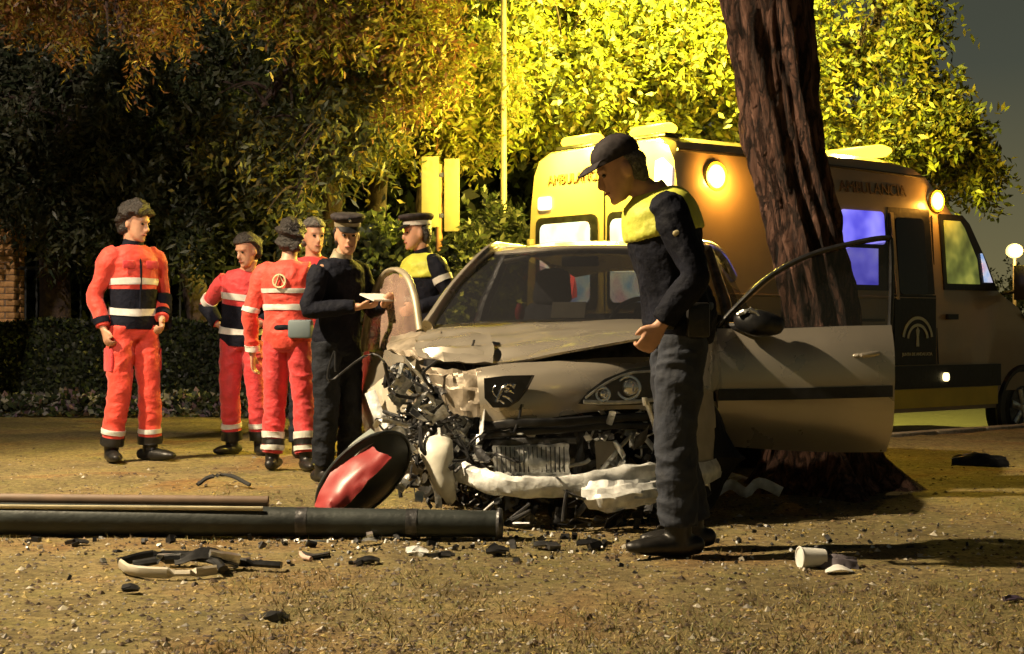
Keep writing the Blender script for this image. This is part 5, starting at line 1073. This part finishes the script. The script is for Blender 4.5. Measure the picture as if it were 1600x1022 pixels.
# red lower left face and grey upper left flank
g = MB(); g.grid([[W(494, 794, 7.16) , W(505, 765, 7.18), W(535, 718, 7.26), W(574, 694, 7.30)], [W(512, 796, 7.08), W(530, 770, 7.09), W(558, 736, 7.13), W(594, 708, 7.18)], [W(534, 798, 7.08), W(556, 776, 7.08), W(580, 748, 7.10), W(612, 716, 7.16)]], 6, 5, .012, crump(.012, 3, 2, 2)); g.build('red_face', M['signred'], sn, tf=Matrix.Translation(-Vector((sc_.x, sc_.y, 0))))
g = MB(); g.grid([[W(530, 722, 7.28), W(550, 696, 7.30), W(580, 672, 7.36)], [W(546, 730, 7.2), W(566, 706, 7.22), W(598, 688, 7.26)]], 6, 4, .01); g.build('grey_flank', mat('grey_green_flank', (.24, .27, .24), .5, 0, .15, 10), sn, tf=Matrix.Translation(-Vector((sc_.x, sc_.y, 0))))
g = MB(); q0 = G(470, 872) ; g.grid([[W(468, 846, 6.82), W(500, 846, 6.80), W(542, 848, 6.82)], [W(466, 860, 6.75), W(496, 862, 6.72), W(524, 858, 6.78)], [q0 + Vector((0, .05, .01)), G(486, 876) + Vector((0, 0, .01)), G(512, 872) + Vector((0, 0, .01))]], 5, 4, .01)
o = g.build('broken_lamp_bowl', M['signblack']); 
rm = MB(); rm.loft([W(478, 846, 6.88), W(468, 858, 6.74), G(474, 874) + Vector((0, 0, .012)), G(486, 878) + Vector((0, 0, .012))], [.010] * 4, n=8, k=4); rm.build('pale_rim', mat('pale_red_rim', (.62, .42, .36), .5), o)
tag(o, 'dark curved fragment with pale red rim lying under the fallen pole', 'debris')

# ------------------------------------------------------------------ debris on the ground
def piece(name, label, px, py, build, m, cat='debris'):
    c_ = G(px, py); o = build(c_).build(name, m, None, tf=Matrix.Translation(-c_)); o.location = c_; return tag(o, label, cat)
c_ = G(310, 893); root = empty('bumper_trim', c_, 0, 'black loop of torn bumper trim lying on the dry earth', 'debris')
g = MB(); pts = [(-.30, -.01, .03), (-.22, -.11, .02), (-.02, -.16, .02), (.10, -.14, .03)]; g.loft(pts, [(.012, .022)] * 4, n=8, k=6); g.build('pale_edge', M['beige'], root)
g = MB(); g.loft([(-.31, 0, .035), (-.2, .10, .05), (.0, .10, .05), (.15, .05, .03), (.32, .03, .02)], [(.014, .02)] * 5, n=8, k=5); g.loft([(-.25, -.02, .03), (-.1, .0, .05), (.06, -.04, .05), (.12, -.12, .03)], [(.02, .012)] * 4, n=8, k=5)
g.grid([[(-.08, -.06, .03), (.04, -.05, .06), (.16, -.02, .03)], [(-.10, .02, .05), (.03, .04, .09), (.15, .06, .04)]], 4, 3, .004, crump(.02, 3, 3, 2)); g.build('black_trim', M['black'], root, ang=25)
g = MB(); g.box((.10, 0, .05), (.12, .03, .05), Euler((.2, .2, .4))); g.box((-.14, .05, .05), (.06, .04, .02)); g.build('clip', M['alu'], root)
def chunk(seed, s, flat=.5, n=4):
    def f(c_):
        r_ = np.random.default_rng(seed); g = MB()
        for i in range(n):
            d_ = Vector(r_.normal(0, s * .22, 3)); d_.z = abs(d_.z) * flat + s * .15
            if i % 2: g.grid([[c_ + d_ + Vector((-s, -s * .4, 0)) * .5, c_ + d_ + Vector((0, -s * .5, s * .15)) * .5, c_ + d_ + Vector((s, -s * .3, 0)) * .5], [c_ + d_ + Vector((-s, s * .4, s * .3)) * .5, c_ + d_ + Vector((0, s * .5, s * .45)) * .5, c_ + d_ + Vector((s, s * .5, .1 * s)) * .5]], 3, 3, .006)
            else: g.box(c_ + d_, tuple(r_.uniform(.25, .8, 3) * s * np.array((1, .8, .45))), Euler(tuple(r_.uniform(-.5, .5, 3))))
        return g
    return f
piece('plastic_fragment', 'small black fragment pair below the trim loop', 203, 926, chunk(1, .06), M['black'])
piece('plastic_fragment', 'black clip with a pale edge lying foremost on the earth', 432, 972, chunk(2, .075), M['black'])
piece('plastic_fragment', 'dark lump just below the pole near the left edge', 112, 852, chunk(3, .06), M['black'])
piece('plastic_fragment', 'small dark chip right of the lump below the pole', 184, 866, chunk(4, .035), M['black'])
piece('metal_fragment', 'black and silver broken bracket beneath the round sign', 568, 884, chunk(5, .075), [M['black']])
piece('metal_fragment', 'silver shard leaning against the front of the pole', 572, 852, chunk(6, .06, 1), M['alu'])
piece('metal_fragment', 'pale shard amid black scraps before the crushed corner', 655, 868, chunk(7, .09, .5), M['foamwhite'])
piece('plastic_fragment', 'black flat scrap in front of the car, left of its middle', 690, 872, chunk(8, .07, .3), M['black'])
piece('plastic_fragment', 'black scrap in front of the car under the badge', 780, 868, chunk(9, .08, .35, 6), M['black'])
piece('plastic_fragment', 'black scrap heap close to the boots of the foreground officer', 930, 856, chunk(10, .09, .4, 6), M['black'])
piece('metal_fragment', 'grey splash tray lying before the front of the car', 860, 858, chunk(11, .08, .2), M['steel'])
piece('plastic_fragment', 'dark purple fragment at the right edge of the foreground', 1583, 940, chunk(12, .05), mat('purple_black', (.05, .035, .06), .4))
piece('paper_scrap', 'flat white paper scrap right of the white cup', 1312, 896, lambda c_: (lambda g: g.grid([[c_ + Vector((-.06, -.02, .006)), c_ + Vector((0, -.03, .02)), c_ + Vector((.05, -.01, .008))], [c_ + Vector((-.05, .03, .01)), c_ + Vector((0, .04, .03)), c_ + Vector((.06, .03, .006))]], 3, 3, .003))(MB()), M['white'], 'paper')
piece('paper_scrap', 'small pale scrap farther right of the white cup', 1447, 873, lambda c_: (lambda g: g.grid([[c_ + Vector((-.04, -.02, .006)), c_ + Vector((.03, -.02, .014))], [c_ + Vector((-.03, .02, .02)), c_ + Vector((.04, .03, .006))]], 3, 3, .003))(MB()), M['beige'], 'paper')
c_ = G(1262, 888); cup = MB(); cup.loft([c_ + Vector((-.03, 0, .042)), c_ + Vector((.07, .02, .040))], [.042, .034], n=20, side=(0, 0, 1)); o = cup.build('paper_cup', M['white'], None, tf=Matrix.Translation(-c_)); o.location = c_; tag(o, 'crumpled white cup lying on its side in the right foreground', 'cup')
for f_ in (.2,): r_ = MB(); r_.ring(Vector((-.03, 0, .042)), (1, .2, 0), .042, .004, 20, 6); r_.build('cup_rim', M['white'], o)
c_ = G(1300, 887) + Vector((.02, 0, 0)); bg_ = MB(); bg_.grid([[c_ + Vector((-.07, -.03, .0)), c_ + Vector((0, -.05, .01)), c_ + Vector((.08, -.03, 0))], [c_ + Vector((-.07, 0, .045)), c_ + Vector((0, -.01, .05)), c_ + Vector((.08, .01, .035))], [c_ + Vector((-.06, .05, .0)), c_ + Vector((0, .07, .01)), c_ + Vector((.07, .05, 0))]], 5, 5, .003, crump(.015, 3, 3, 3)); o = bg_.build('plastic_bag', mat('grey_bag', (.16, .14, .16), .5), None, tf=Matrix.Translation(-c_)); o.location = c_; tag(o, 'small grey crumpled bag touching the white cup', 'bag')
piece('cloth_bundle', 'dark rag lying on the reddish ground before the ambulance', 1528, 728, lambda c_: (lambda g: g.grid([[c_ + Vector((-.2, -.06, .0)), c_ + Vector((0, -.08, .01)), c_ + Vector((.2, -.04, 0))], [c_ + Vector((-.18, 0, .06)), c_ + Vector((0, .02, .09)), c_ + Vector((.2, .02, .05))], [c_ + Vector((-.15, .08, .0)), c_ + Vector((0, .12, .01)), c_ + Vector((.2, .09, 0))]], 6, 5, .004, crump(.03, 3, 3, 8)))(MB()), M['black'], 'rag')
piece('metal_fragment', 'white bent metal strip between the car wheel and the trunk', 1160, 778, lambda c_: (lambda g: g.loft([c_ + Vector((-.16, 0, .02)), c_ + Vector((-.06, .05, .07)), c_ + Vector((.02, 0, .03)), c_ + Vector((.1, .04, .08)), c_ + Vector((.22, .02, .03))], [(.03, .006)] * 5, side=(0, 0, 1), n=8, k=4))(MB()), M['foamwhite'])
piece('metal_fragment', 'pale crumpled scrap behind the bent metal strip', 1150, 752, chunk(16, .10, .7, 4), M['whiteplastic'])
c_ = G(350, 762); g = MB(); g.loft([c_ + Vector((-.15, -.03, .02)), c_ + Vector((-.09, .03, .06)), c_ + Vector((.03, .02, .07)), c_ + Vector((.16, -.04, .02))], [(.014, .01)] * 4, n=8, k=5); o = g.build('rubber_strip', M['rubber'], None, tf=Matrix.Translation(-c_)); o.location = c_; tag(o, 'curved black rubber strip on the ground behind the fallen pole', 'debris')
# glass crumbs and scraps strewn before the car
def crumbs(name, n, cx, cy, sx_, sy_, size, mats):
    g = MB()
    for i in range(n):
        x = rng.normal(cx, sx_); y = rng.normal(cy, sy_); s_ = size * rng.uniform(.4, 1.6); g.cur = int(rng.integers(0, len(mats)))
        if y < 4.6: continue
        g.box((x, y, gnoise(x, y) + s_ * .3), tuple(s_ * rng.uniform(.3, 1.2, 3)), Euler(tuple(rng.uniform(0, 3, 3))))
    return g.build(name, mats, smooth=False, kind='stuff')
crumbs('glass_crumbs', 500, -.2, 6.75, .9, .35, .012, [M['foamwhite'], M['black'], M['alu'], M['black']])
crumbs('plastic_crumbs', 60, -.2, 6.8, .8, .2, .030, [M['black'], M['steel'], M['black']])
crumbs('glass_crumbs', 120, .8, 7.0, 1.2, .4, .014, [M['black'], M['beige'], M['steel']])
for o in list(bpy.data.objects):
    if o.type == 'MESH' and o.parent is None and 'label' not in o and 'kind' not in o: print('UNTAGGED', o.name)
